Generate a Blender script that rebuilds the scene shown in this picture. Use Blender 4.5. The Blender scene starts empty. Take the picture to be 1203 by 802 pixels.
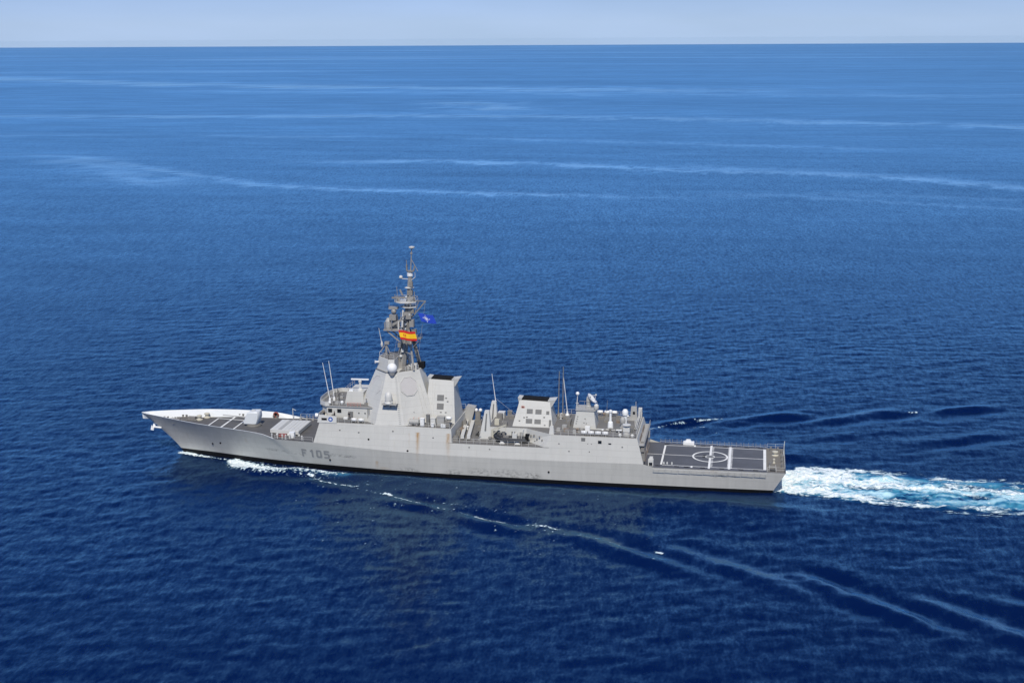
import bpy, bmesh, math, random
import numpy as np
from mathutils import Vector, Matrix
random.seed(7); RNG = np.random.default_rng(11)
R = math.radians
SC = bpy.context.scene
C = SC.collection

# ---------------------------------------------------------------- camera
CAM_POS = (138.794, -281.337, 93.0185); YAW, PITCH, ROLL, FPX = -0.1803, 0.2205, -0.0057, 1583.53
cd = bpy.data.cameras.new('camera'); cam = bpy.data.objects.new('camera', cd); C.objects.link(cam)
cd.sensor_width = 36.0; cd.lens = 36.0*FPX/1203.0; cd.clip_start = 1.0; cd.clip_end = 80000.0
fw = Vector((math.sin(YAW)*math.cos(PITCH), math.cos(YAW)*math.cos(PITCH), -math.sin(PITCH)))
rt = Vector((math.cos(YAW), -math.sin(YAW), 0.0)); up = rt.cross(fw)
r2 = rt*math.cos(ROLL)+up*math.sin(ROLL); u2 = -rt*math.sin(ROLL)+up*math.cos(ROLL)
cam.matrix_world = Matrix(((r2.x, u2.x, -fw.x, CAM_POS[0]), (r2.y, u2.y, -fw.y, CAM_POS[1]), (r2.z, u2.z, -fw.z, CAM_POS[2]), (0, 0, 0, 1)))
SC.camera = cam
SC.render.resolution_x, SC.render.resolution_y = 1024, 682

# ---------------------------------------------------------------- world, sun, exposure
SUN_EL, SUN_AZ = R(51), R(172)          # azimuth clockwise from +Y
W = bpy.data.worlds.new('World'); SC.world = W; W.use_nodes = True
wn, wl = W.node_tree.nodes, W.node_tree.links
sky = wn.new('ShaderNodeTexSky'); sky.sky_type = 'NISHITA'; sky.sun_disc = False
sky.sun_elevation = SUN_EL; sky.sun_rotation = SUN_AZ; sky.altitude = 0
sky.air_density = 0.42; sky.dust_density = 0.1; sky.ozone_density = 4.0
bg = wn['Background']; bg.inputs['Strength'].default_value = 0.05
# a thin bright veil of high haze, strongest a little above the horizon
tc = wn.new('ShaderNodeTexCoord'); vmx = wn.new('ShaderNodeVectorMath'); vmx.operation = 'MAXIMUM'; wl.new(tc.outputs['Generated'], vmx.inputs[0]); vmx.inputs[1].default_value = (-2, -2, .012)
vnm = wn.new('ShaderNodeVectorMath'); vnm.operation = 'NORMALIZE'; wl.new(vmx.outputs[0], vnm.inputs[0]); wl.new(vnm.outputs[0], sky.inputs['Vector'])
sep = wn.new('ShaderNodeSeparateXYZ'); wl.new(vnm.outputs[0], sep.inputs[0])
rmp = wn.new('ShaderNodeValToRGB'); wl.new(sep.outputs[2], rmp.inputs[0]); rmp.color_ramp.interpolation = 'EASE'
els = rmp.color_ramp.elements; els[0].position = 0.0; els[0].color = (.165, .195, .33, 1); els[1].position = 1.0; els[1].color = (.03, .08, .26, 1)
for p_, c_ in ((.06, (.165, .215, .38)), (.2, (.31, .46, .79)), (.42, (.13, .29, .68)), (.58, (.03, .10, .32))):
    e_ = els.new(p_); e_.color = (*c_, 1)
cln = wn.new('ShaderNodeTexNoise'); cmp_ = wn.new('ShaderNodeMapping'); cmp_.inputs['Scale'].default_value = (1.6, 1.6, 9); wl.new(tc.outputs['Generated'], cmp_.inputs['Vector']); wl.new(cmp_.outputs[0], cln.inputs['Vector'])
cln.inputs['Scale'].default_value = 2.2; cln.inputs['Detail'].default_value = 5
cmr = wn.new('ShaderNodeMapRange'); wl.new(cln.outputs['Fac'], cmr.inputs[0]); cmr.inputs[1].default_value = .3; cmr.inputs[2].default_value = .7; cmr.inputs[3].default_value = .8; cmr.inputs[4].default_value = 1.2
vs_ = wn.new('ShaderNodeVectorMath'); vs_.operation = 'SCALE'; wl.new(rmp.outputs[0], vs_.inputs[0]); azr = wn.new('ShaderNodeMapRange'); wl.new(sep.outputs[0], azr.inputs[0]); azr.inputs[1].default_value = -.5; azr.inputs[2].default_value = .12; azr.inputs[3].default_value = 1.15; azr.inputs[4].default_value = .52
azm = wn.new('ShaderNodeMath'); azm.operation = 'MULTIPLY'; wl.new(cmr.outputs[0], azm.inputs[0]); elr = wn.new('ShaderNodeMapRange'); wl.new(sep.outputs[2], elr.inputs[0]); elr.inputs[1].default_value = .22; elr.inputs[2].default_value = .5
elm = wn.new('ShaderNodeMix'); wl.new(elr.outputs[0], elm.inputs[0]); elm.inputs[2].default_value = 1.0; wl.new(azr.outputs[0], elm.inputs[3])
wl.new(elm.outputs[0], azm.inputs[1]); wl.new(azm.outputs[0], vs_.inputs['Scale'])
vk = wn.new('ShaderNodeVectorMath'); vk.operation = 'SCALE'; wl.new(vs_.outputs[0], vk.inputs[0]); vk.inputs['Scale'].default_value = 1/.05
va = wn.new('ShaderNodeVectorMath'); va.operation = 'ADD'; wl.new(sky.outputs[0], va.inputs[0]); wl.new(vk.outputs[0], va.inputs[1])
wl.new(va.outputs[0], bg.inputs['Color'])
sd = bpy.data.lights.new('sun', 'SUN'); sun = bpy.data.objects.new('sun', sd); C.objects.link(sun)
sd.energy = 4.2; sd.angle = R(0.6); sd.color = (1.0, 0.945, 0.845)
sdir = Vector((math.sin(SUN_AZ)*math.cos(SUN_EL), math.cos(SUN_AZ)*math.cos(SUN_EL), math.sin(SUN_EL)))
sun.rotation_euler = sdir.to_track_quat('Z', 'Y').to_euler(); sun.location = (0, 0, 200)
SC.view_settings.view_transform = 'Standard'; SC.view_settings.look = 'None'
SC.view_settings.exposure = 0.0; SC.view_settings.gamma = 1.0; SC.view_settings.use_curve_mapping = False
SC.render.engine = 'CYCLES'
SC.cycles.max_bounces = 6; SC.cycles.volume_bounces = 0
SC.cycles.use_denoising = True
SC.cycles.caustics_reflective = False; SC.cycles.caustics_refractive = False; SC.cycles.sample_clamp_indirect = 2.5

# ---------------------------------------------------------------- materials
def nodes_of(m):
    m.use_nodes = True
    return m.node_tree.nodes, m.node_tree.links, m.node_tree.nodes['Principled BSDF']
def mth(n, l, op, a, b=None, c=None, clamp=False):
    x = n.new('ShaderNodeMath'); x.operation = op; x.use_clamp = clamp
    for i, v in enumerate((a, b, c)):
        if v is None: continue
        if isinstance(v, (int, float)): x.inputs[i].default_value = v
        else: l.new(v, x.inputs[i])
    return x.outputs[0]
def noise(n, l, vec, scale, detail=3, rough=0.55):
    t = n.new('ShaderNodeTexNoise'); t.inputs['Scale'].default_value = scale
    t.inputs['Detail'].default_value = detail; t.inputs['Roughness'].default_value = rough
    l.new(vec, t.inputs['Vector']); return t
def mapping(n, l, vec, scale):
    m = n.new('ShaderNodeMapping'); m.inputs['Scale'].default_value = scale
    l.new(vec, m.inputs['Vector']); return m.outputs[0]
def mixc(n, l, fac, a, b):
    x = n.new('ShaderNodeMix'); x.data_type = 'RGBA'
    for s, v in ((0, fac), (6, a), (7, b)):
        if isinstance(v, (int, float)): x.inputs[s].default_value = v
        elif isinstance(v, tuple): x.inputs[s].default_value = (*v, 1)
        else: l.new(v, x.inputs[s])
    return x.outputs[2]
def mat(name, col, rough=0.55, var=0.10, scale=0.6, metal=0.0, streak=0.0, seams=False, rust=()):
    m = bpy.data.materials.new(name); n, l, b = nodes_of(m)
    b.inputs['Roughness'].default_value = rough; b.inputs['Metallic'].default_value = metal
    if max(col) < .02 and rough > .3: b.inputs['Specular IOR Level'].default_value = .12
    pos = n.new('ShaderNodeNewGeometry').outputs['Position']
    v1 = noise(n, l, pos, scale, 5).outputs['Fac']
    f = mth(n, l, 'MULTIPLY_ADD', v1, var*2, 1-var)
    if streak:
        v2 = noise(n, l, mapping(n, l, pos, (0.9, 0.9, 0.09)), 1.0, 4).outputs['Fac']
        f = mth(n, l, 'MULTIPLY', f, mth(n, l, 'MULTIPLY_ADD', v2, streak*2, 1-streak))
    if seams:
        sx = n.new('ShaderNodeSeparateXYZ'); l.new(pos, sx.inputs[0])
        cx = n.new('ShaderNodeCombineXYZ'); l.new(sx.outputs[0], cx.inputs[0]); l.new(sx.outputs[2], cx.inputs[1])
        br = n.new('ShaderNodeTexBrick'); l.new(cx.outputs[0], br.inputs['Vector'])
        br.inputs['Scale'].default_value = 1.0; br.inputs['Brick Width'].default_value = 6.5; br.inputs['Row Height'].default_value = 1.35
        br.inputs['Mortar Size'].default_value = 0.05; br.inputs['Mortar Smooth'].default_value = 0.6
        br.inputs['Color1'].default_value = (1, 1, 1, 1); br.inputs['Color2'].default_value = (0.965, 0.965, 0.965, 1); br.inputs['Mortar'].default_value = (0.86, 0.86, 0.86, 1)
        bw = n.new('ShaderNodeRGBToBW'); l.new(br.outputs['Color'], bw.inputs[0])
        f = mth(n, l, 'MULTIPLY', f, bw.outputs[0])
    mul = n.new('ShaderNodeVectorMath'); mul.operation = 'SCALE'; mul.inputs[0].default_value = col; l.new(f, mul.inputs['Scale'])
    out = mul.outputs[0]
    if rust:
        sx = n.new('ShaderNodeSeparateXYZ'); l.new(pos, sx.inputs[0])
        wob = noise(n, l, mapping(n, l, pos, (1.2, 1, 0.7)), 1.6, 5, 0.65).outputs['Fac']
        xx = mth(n, l, 'MULTIPLY_ADD', wob, 0.7, mth(n, l, 'SUBTRACT', sx.outputs[0], 0.35))
        tot = None
        for (x0, wd, z0, z1, k) in rust:
            a = mth(n, l, 'DIVIDE', mth(n, l, 'ABSOLUTE', mth(n, l, 'SUBTRACT', xx, x0)), wd)
            a = mth(n, l, 'SUBTRACT', 1.0, a, clamp=True)
            mr = n.new('ShaderNodeMapRange'); l.new(sx.outputs[2], mr.inputs[0])
            mr.inputs[1].default_value = z0; mr.inputs[2].default_value = z1; mr.inputs[3].default_value = 0.15; mr.inputs[4].default_value = 1.0
            cut = mth(n, l, 'LESS_THAN', sx.outputs[2], z1+0.1)
            lo = mth(n, l, 'GREATER_THAN', sx.outputs[2], z0)
            t = mth(n, l, 'MULTIPLY', mth(n, l, 'MULTIPLY', a, mr.outputs[0]), mth(n, l, 'MULTIPLY', cut, lo))
            t = mth(n, l, 'MULTIPLY', t, k)
            tot = t if tot is None else mth(n, l, 'MAXIMUM', tot, t)
        side = mth(n, l, 'LESS_THAN', sx.outputs[1], 0.0)
        tot = mth(n, l, 'MULTIPLY', mth(n, l, 'MULTIPLY', tot, side), mth(n, l, 'MULTIPLY_ADD', wob, 1.6, -0.1, clamp=True))
        out = mixc(n, l, tot, out, (0.33, 0.20, 0.085))
    l.new(out, b.inputs['Base Color'])
    return m
def darkpatch(m, spots, col=(0.05, 0.05, 0.05), k=0.85):
    # grimy scuffed patches at given (x, z, rx, rz) places of the port side
    n, l, b = m.node_tree.nodes, m.node_tree.links, m.node_tree.nodes['Principled BSDF']
    src = b.inputs['Base Color'].links[0].from_socket
    pos = n.new('ShaderNodeNewGeometry').outputs['Position']
    sx = n.new('ShaderNodeSeparateXYZ'); l.new(pos, sx.inputs[0])
    nz = noise(n, l, mapping(n, l, pos, (1.0, 1.0, 1.6)), 1.3, 6, 0.7).outputs['Fac']
    tot = None
    for (x, z, rx, rz) in spots:
        dx = mth(n, l, 'DIVIDE', mth(n, l, 'SUBTRACT', sx.outputs[0], x), rx); dz = mth(n, l, 'DIVIDE', mth(n, l, 'SUBTRACT', sx.outputs[2], z), rz)
        d = mth(n, l, 'ADD', mth(n, l, 'MULTIPLY', dx, dx), mth(n, l, 'MULTIPLY', dz, dz))
        d = mth(n, l, 'SUBTRACT', 1.0, d, clamp=True)
        tot = d if tot is None else mth(n, l, 'MAXIMUM', tot, d)
    nz = mth(n, l, 'MULTIPLY_ADD', nz, 5.0, -2.35, clamp=True)
    fac = mth(n, l, 'MULTIPLY', mth(n, l, 'MULTIPLY', tot, nz), k)
    fac = mth(n, l, 'MULTIPLY', fac, mth(n, l, 'LESS_THAN', sx.outputs[1], 0.0))
    l.new(mixc(n, l, fac, src, col), b.inputs['Base Color'])

M = {}
M['hull'] = mat('hull_paint', (0.47, 0.463, 0.43), 0.55, 0.09, 0.12, streak=0.12, seams=True,
                rust=((58.9, 0.45, 1.3, 3.0, .9), (60.5, 1.6, 1.0, 1.6, .45), (68.2, .5, 2.6, 5.4, .3), (27.9, .5, 4.6, 6.0, .35), (75.2, .5, 3.0, 5.5, .25), (131.5, 1.8, 4.2, 4.7, .5), (12.0, .5, 3.8, 5.2, .3)))
darkpatch(M['hull'], ((88, 1.6, 4.5, 1.5), (93, 1.5, 3, 1.2), (82, 1.7, 3, 1.2), (76, 1.3, 2.5, 1.0), (66, 1.3, 3, .8), (35, 3.9, 3, .45), (40, 3.5, 3, .4), (49, 3.9, 3, .5), (52.5, 3.7, 2.5, .4), (134, 3.6, 4, .5)))
M['upper'] = mat('superstructure_paint', (0.495, 0.488, 0.458), 0.55, 0.07, 0.15, streak=0.08, seams=True,
                 rust=((68.2, 0.6, 5.2, 9.9, 1.5), (75.0, 0.65, 5.2, 9.9, 1.2), (66.3, 0.25, 6, 9.7, .3)))
M['light'] = mat('pale_grey_paint', (0.54, 0.535, 0.51), 0.5, 0.05, 0.5)
M['grey'] = mat('weathered_grey_paint', (0.34, 0.335, 0.32), 0.55, 0.12, 0.8, streak=0.08)
M['mastgrey'] = mat('mast_grey_paint', (0.26, 0.25, 0.235), 0.55, 0.25, 1.2)
M['drab'] = mat('worn_fitting_grey', (0.20, 0.19, 0.175), 0.65, 0.25, 1.5)
M['deck'] = mat('foredeck_nonskid', (0.088, 0.086, 0.087), 0.85, 0.3, 0.4)
M['roof'] = mat('roof_deck_coating', (0.145, 0.14, 0.135), 0.8, 0.2, 0.6)
M['fdeck'] = mat('flight_deck_nonskid', (0.080, 0.084, 0.098), 0.85, 0.32, 0.30, streak=0.12)
M['qdeck'] = mat('quarterdeck_coating', (0.165, 0.15, 0.125), 0.8, 0.2, 0.6)
M['boot'] = mat('boot_topping_black', (0.008, 0.008, 0.009), 0.5, 0.2, 0.5)
M['black'] = mat('soot_black', (0.010, 0.010, 0.011), 0.8, 0.3, 0.8)
M['rubber'] = mat('dark_rubber', (0.025, 0.027, 0.033), 0.6, 0.2, 1.0)
M['window'] = mat('dark_glazing', (0.012, 0.014, 0.018), 0.12, 0.05, 1.0)
M['vent'] = mat('louvre_grey', (0.15, 0.15, 0.147), 0.6, 0.15, 2.0)
M['bulwark'] = mat('sunlit_grey_paint', (0.60, 0.62, 0.63), 0.5, 0.05, 0.6)  # ship's grey lightened, sun brightness painted into bulwark and gun shield
M['white'] = mat('marking_white', (0.70, 0.70, 0.68), 0.7, 0.18, 0.9)
M['dome'] = mat('radome_white', (0.74, 0.745, 0.74), 0.4, 0.03, 0.8)
M['panel'] = mat('radar_face_coating', (0.47, 0.45, 0.435), 0.6, 0.06, 0.9)
M['letter'] = mat('pennant_dark_grey', (0.23, 0.233, 0.233), 0.6, 0.3, 1.2)
M['letters'] = mat('pennant_mid_grey', (0.33, 0.33, 0.32), 0.6, 0.1, 1.2)
M['red'] = mat('red_paint', (0.42, 0.045, 0.03), 0.5, 0.1, 1.0)
M['rustred'] = mat('dull_red_paint', (0.25, 0.06, 0.045), 0.6, 0.15, 1.0)
M['pinkred'] = mat('faded_red_paint', (0.50, 0.25, 0.21), 0.6, 0.15, 1.0)
M['brown'] = mat('stained_door_paint', (0.22, 0.17, 0.13), 0.65, 0.25, 0.7, streak=0.2)
M['blue'] = mat('emblem_blue', (0.02, 0.09, 0.36), 0.5, 0.05, 1.0)
M['flagred'] = mat('flag_red_cloth', (0.55, 0.02, 0.012), 0.8, 0.05, 1.0)
M['flagyel'] = mat('flag_yellow_cloth', (0.85, 0.50, 0.01), 0.8, 0.05, 1.0)
M['flagblue'] = mat('flag_blue_cloth', (0.008, 0.05, 0.42), 0.8, 0.05, 1.0)
M['flagwhite'] = mat('flag_white_cloth', (0.7, 0.72, 0.76), 0.8, 0.05, 1.0)
M['navy'] = mat('navy_cloth', (0.012, 0.014, 0.022), 0.8, 0.15, 3.0)
M['skin'] = mat('skin', (0.45, 0.25, 0.17), 0.5, 0.05, 4.0)
M['hair'] = mat('dark_hair', (0.02, 0.014, 0.01), 0.6, 0.1, 4.0)
M['beige'] = mat('canvas_beige', (0.50, 0.47, 0.38), 0.7, 0.1, 1.0)

# ---------------------------------------------------------------- mesh helpers
class MB:
    def __init__(s): s.v = []; s.f = []; s.m = []
    def add(s, vs, fs, mi=0):
        o = len(s.v); s.v += [tuple(map(float, p)) for p in vs]; s.f += [tuple(i+o for i in f) for f in fs]; s.m += [mi]*len(fs); return s
    def frustum(s, bot, top, mi=0, caps=True):
        n = len(bot); fs = [(i, (i+1) % n, n+(i+1) % n, n+i) for i in range(n)]
        if caps: fs += [tuple(range(n))[::-1], tuple(range(n, 2*n))]
        return s.add(list(bot)+list(top), fs, mi)
    def box(s, x0, x1, y0, y1, z0, z1, mi=0):
        q = [(x0, y0), (x1, y0), (x1, y1), (x0, y1)]
        return s.frustum([(*p, z0) for p in q], [(*p, z1) for p in q], mi)
    def prism(s, poly, z0, z1, mi=0, top=None):
        return s.frustum([(*p, z0) for p in poly], [(*p, z1) for p in (top or poly)], mi)
    def tube(s, a, b, r0, r1=None, n=8, mi=0):
        a, b = Vector(a), Vector(b); r1 = r0 if r1 is None else r1; d = (b-a).normalized()
        e = d.cross(Vector((0, 0, 1)) if abs(d.z) < .9 else Vector((1, 0, 0))).normalized(); g = d.cross(e)
        ring = lambda c, r: [c+(e*math.cos(t)+g*math.sin(t))*r for t in [2*math.pi*(i+.5)/n for i in range(n)]]
        return s.frustum(ring(a, r0), ring(b, r1), mi)
    def bar(s, a, b, w, h, mi=0):       # square bar, w across, h up
        a, b = Vector(a), Vector(b); d = (b-a).normalized()
        e = d.cross(Vector((0, 0, 1)) if abs(d.z) < .95 else Vector((0, 1, 0))).normalized(); g = e.cross(d)
        q = [e*sx*w/2+g*sz*h/2 for sx, sz in ((-1, -1), (1, -1), (1, 1), (-1, 1))]
        return s.frustum([a+k for k in q], [b+k for k in q], mi)
    def lathe(s, c, prof, n=16, mi=0, axis=None):   # prof: (radius, height) bottom to top along axis
        c = Vector(c); d = Vector(axis or (0, 0, 1)).normalized()
        e = d.cross(Vector((0, 0, 1)) if abs(d.z) < .9 else Vector((1, 0, 0))).normalized(); g = d.cross(e)
        vs = []
        for r, h in prof:
            vs += [c+d*h+(e*math.cos(2*math.pi*i/n)+g*math.sin(2*math.pi*i/n))*r for i in range(n)]
        fs = []
        for k in range(len(prof)-1):
            fs += [(k*n+i, k*n+(i+1) % n, (k+1)*n+(i+1) % n, (k+1)*n+i) for i in range(n)]
        fs += [tuple(range(n))[::-1], tuple(range((len(prof)-1)*n, len(prof)*n))]
        return s.add(vs, fs, mi)
    def ball(s, c, r, n=16, sz=1.0, mi=0):
        k = n//2
        return s.lathe(c, [(max(r*math.sin(math.pi*i/k), .001), -r*sz*math.cos(math.pi*i/k)) for i in range(k+1)], n, mi)
    def build(s, name, ms, parent=None, smooth=False, recalc=True):
        ms = ms if isinstance(ms, (list, tuple)) else [ms]
        me = bpy.data.meshes.new(name); me.from_pydata(s.v, [], s.f)
        for m in ms: me.materials.append(m)
        me.polygons.foreach_set('material_index', s.m)
        bm = bmesh.new(); bm.from_mesh(me)
        if recalc: bmesh.ops.recalc_face_normals(bm, faces=bm.faces)
        bm.to_mesh(me); bm.free()
        if smooth: me.polygons.foreach_set('use_smooth', [True]*len(me.polygons))
        me.update()
        o = bpy.data.objects.new(name, me); C.objects.link(o)
        if smooth:
            try: me.set_sharp_from_angle(angle=R(38))
            except Exception: pass
        if parent is not None: attach(o, parent)
        return o
def attach(o, parent):
    o.parent = parent
    if parent.get('_world'): o.matrix_parent_inverse = Matrix.Translation(-Vector(parent.location))
def thing(name, label, cat, loc=(0, 0, 0), rz=0, group=None, world=False):
    o = bpy.data.objects.new(name, None); C.objects.link(o); o.location = loc; o.rotation_euler = (0, 0, rz); o.empty_display_size = 0.5
    tag(o, label, cat, group)
    if world: o['_world'] = True
    return o
def tag(o, label=None, cat=None, group=None, kind=None):
    for k, v in (('label', label), ('category', cat), ('group', group), ('kind', kind)):
        if v: o[k] = v
    return o
def copy_tree(o, parent=None):
    c = o.copy(); C.objects.link(c)
    if parent is not None: c.parent = parent
    for ch in o.children: copy_tree(ch, c)
    return c
def mir(poly): return [(x, -y) for x, y in poly][::-1]
def sym(poly): return poly+mir(poly)

# ================================================================ THE WARSHIP
ship = thing('warship', 'long pale grey naval frigate with the dark letters F 105 on its bow, steaming left', 'warship', (73, 0, 0), world=True)
def P(mb, name, m, parent=None, smooth=False): return mb.build(name, m, parent or ship, smooth)

# ---- hull form
def itp(x, tab): return float(np.interp(x, [a for a, b in tab], [b for a, b in tab]))
YDK = [(0, .10), (1, .75), (2.2, 1.2), (5, 2.15), (8, 3.1), (11.5, 4.15), (15, 5.2), (19, 6.2), (25.6, 7.6), (31, 8.4), (36, 8.85), (44, 9.12), (55, 9.3), (75, 9.4), (110, 9.38), (118, 9.25), (130, 9.05), (146.7, 8.7)]
YWL = [(10, .05), (13, .75), (16, 1.4), (24, 3.2), (32, 4.9), (40, 6.3), (50, 7.6), (60, 8.4), (75, 8.9), (110, 8.95), (130, 8.4), (144, 7.7)]
ZN = [(0, 9.1), (5, 9.0), (12, 8.72), (19, 8.5), (26, 8.35), (31, 8.05), (33, 7.75), (35.3, 6.95), (45, 6.72), (50, 6.35), (57, 5.95), (65, 5.55), (74, 5.28), (90, 5.2), (105, 5.3), (117.2, 5.5), (119.2, 4.87), (146.7, 4.87)]
ZF = [(0, 9.1), (5, 9.2), (14, 9.15), (22, 8.8), (29.5, 8.25), (33, 7.6), (36.5, 6.9)]+ZN[8:]
def hull_pt(s, t, side):     # s 0 stem .. 1 transom, t: 0 waterline .. 1 top edge (negative below)
    xd, xw = 146.7*s, 10+133.9*s
    zt = itp(xd, ZN if side < 0 else ZF); yd = itp(xd, YDK); yw = itp(xw, YWL)
    if t < 0:
        return (xw-(-t)*.5*(s > .98), side*max(yw*(1+t*.12), .03), t*2.2)
    e = 1.0+0.75*max(0, 1-s/0.35)
    xs = xw+(xd-xw)*t
    if s < .12: xs = xw+(xd-xw)*(t**(1.0+.25*(1-s/.12)))
    return (xs, side*(yw+(yd-yw)*t**e), zt*t)
NS = 170; SS = [(i/NS)**1.35 for i in range(NS+1)]
NT = 14
def boot_t(s):
    xw = 10+133.9*s
    return itp(xw, [(10, 1.0), (20, 1.15), (35, 1.15), (50, 1.25), (70, 1.05), (110, .9), (144, .75)])
def hull_rows(rows, name, m):
    mb = MB()
    for side in (-1, 1):
        vs = []
        for s in SS:
            zt = itp(146.7*s, ZN if side < 0 else ZF)
            tb = boot_t(s)/zt
            for k in rows:
                t = k if k <= 0 else (tb if k == 'b' else None) if isinstance(k, str) else tb+(1-tb)*k
                vs.append(hull_pt(s, t, side))
        n = len(rows); fs = [(i*n+j, i*n+j+1, (i+1)*n+j+1, (i+1)*n+j) for i in range(NS) for j in range(n-1)]
        if side > 0: fs = [f[::-1] for f in fs]
        mb.add(vs, fs)
    n = len(rows); base = NS*n; o2 = (NS+1)*n
    mb.f += [(base+j, o2+base+j, o2+base+j+1, base+j+1) for j in range(n-1)]; mb.m += [0]*(n-1)   # transom
    o = mb.build(name, m, ship, smooth=True, recalc=False); return o
hull = hull_rows([1e-6]+[k/NT for k in range(1, NT+1)], 'hull', M['hull'])
hull_rows([-1.0, -.4, 0, 1e-6], 'boot_topping', M['boot'])
def hull_y(x, z):            # port side half breadth at (x, z)
    lo, hi = 0.0, 1.0
    for _ in range(40):
        s = (lo+hi)/2; t = min(max(z/itp(146.7*s, ZN), 0), 1)
        if hull_pt(s, t, -1)[0] < x: lo = s
        else: hi = s
    return -hull_pt(s, t, -1)[1]

# ---- foredeck and bulwark
def zdeck(x): return itp(x, [(0, 7.7), (10, 7.5), (20, 7.35), (27, 7.1), (35, 6.82), (46, 6.7)])
xs = [1.4, 2.5, 4, 6, 8, 10, 12.5, 15, 18, 21, 24, 27, 30, 32.5, 34.5, 36.5, 39, 42, 44.7]
mb = MB(); vs = []
def ydeck_in(x): return max(min(hull_y(x, zdeck(x))-.2, itp(x, YDK)-(.75 if x < 33 else .75-.68*min(1, (x-33)/3.5))), .03) if x < 36 else itp(x, YDK)-.07
for x in xs: vs += [(x, -ydeck_in(x), zdeck(x)), (x, ydeck_in(x), zdeck(x))]
mb.add(vs, [(2*i, 2*i+2, 2*i+3, 2*i+1) for i in range(len(xs)-1)]); foredeck = P(mb, 'foredeck', M['deck'])
for side, ZT in ((-1, ZN), (1, ZF)):
    mb = MB(); vs = []
    bx = [0.15, .8]+[x for x in xs if x < 36]+([35.2] if side < 0 else [35.8])
    bx.sort()
    for x in bx:
        zt = itp(x, ZT); yo = itp(x, YDK)
        vs += [(x, side*yo, zt+.02), (x+.1, side*max(yo-.22, .03), zt+.02), (x+.15, side*max(ydeck_in(x) if x > 1.4 else .02, .02), zdeck(x)-.05)]
    mb.add(vs, [(3*i+j, 3*i+3+j, 3*i+4+j, 3*i+1+j) for i in range(len(bx)-1) for j in range(2)])
    P(mb, 'bulwark', M['bulwark'])

# ---- foredeck fittings
def flat(mb, x0, x1, y0, y1, zf, th=.008, mi=0):
    n = max(1, int(abs(x1-x0)/2)+1); vs = []
    for i in range(n+1):
        x = x0+(x1-x0)*i/n; vs += [(x, y0, zf(x)), (x, y1, zf(x))]
    mb.add(vs, [(2*i, 2*i+2, 2*i+3, 2*i+1) for i in range(n)], mi)
mk = MB(); zf = lambda x: zdeck(x)+.008
flat(mk, 17.2, 17.5, -5.0, 3.45, zf); flat(mk, 20.45, 20.85, -5.4, 6.0, zf); flat(mk, 23.7, 24.0, -5.8, 3.45, zf); flat(mk, 17.2, 24.0, 3.45, 3.75, zf)
flat(mk, 17.2, 24.0, -4.2, -3.9, zf)
P(mk, 'deck_marking', M['white'], foredeck)
for x, y in ((13.6, 1.5), (14.6, 3.6)):
    z = zdeck(x); cp = MB(); cp.lathe((x, y, z), [(.75, 0), (.75, .2), (.42, .3), (.42, .75), (.62, .85), (.62, 1.1), (.2, 1.25)], 14)
    P(cp, 'capstan', M['beige'], smooth=True)
for y0, y1 in ((0.9, .5), (3.2, 1.2)):
    ch = MB()
    for k in range(30):
        a = k/30; x = 13.2-10.2*a; y = y0+(y1-y0)*a; z = zdeck(x)
        ch.box(x-.16, x+.16, y-.12-.08*(k % 2), y+.12+.08*(k % 2), z+.01, z+.22)
    P(ch, 'anchor_chain', M['drab'])
for x, y in ((6, .2), (9.5, -2.4), (9.5, 2.6), (12, -3.0), (12.3, 4.5), (16, 5.2), (22, 6.2), (30, 7.0), (30, -6.8), (26.5, -6.4)):
    z = zdeck(x); b = MB(); b.box(x-.7, x+.7, y-.28, y+.28, z, z+.1)
    for d in (-.42, .42): b.lathe((x+d, y, z+.1), [(.2, 0), (.2, .5), (.26, .52), (.26, .6)], 10)
    P(b, 'bollard', M['drab'])
h = MB(); h.box(8.2, 9.4, -.7, .6, zdeck(9), zdeck(9)+.35); P(h, 'deck_hatch', M['drab'])
h = MB(); h.box(10.6, 12.4, 1.6, 2.6, zdeck(11), zdeck(11)+.5); P(h, 'chain_stopper', M['drab'])
# anchor at the stem
an = MB(); an.tube((4.6, -.25, 5.6), (2.6, -.7, 5.9), .26); an.bar((2.7, -1.5, 5.5), (2.4, .3, 6.1), .5, .45); an.frustum([(2.9, -1.6, 5.2), (2.1, -1.7, 5.3), (2.1, -1.3, 5.5), (2.9, -1.2, 5.4)], [(2.5, -1.5, 6.5), (2.3, -1.5, 6.5), (2.3, -1.35, 6.5), (2.5, -1.35, 6.5)])
an.frustum([(2.8, -.1, 5.5), (2.0, -.2, 5.6), (2.0, .3, 5.8), (2.8, .3, 5.7)], [(2.4, 0, 6.6), (2.2, 0, 6.6), (2.2, .15, 6.6), (2.4, .15, 6.6)])
an.v = [(x*.85+.95, y*.85, z*.85+.9) for x, y, z in an.v]
P(an, 'anchor', M['dome'])
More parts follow.
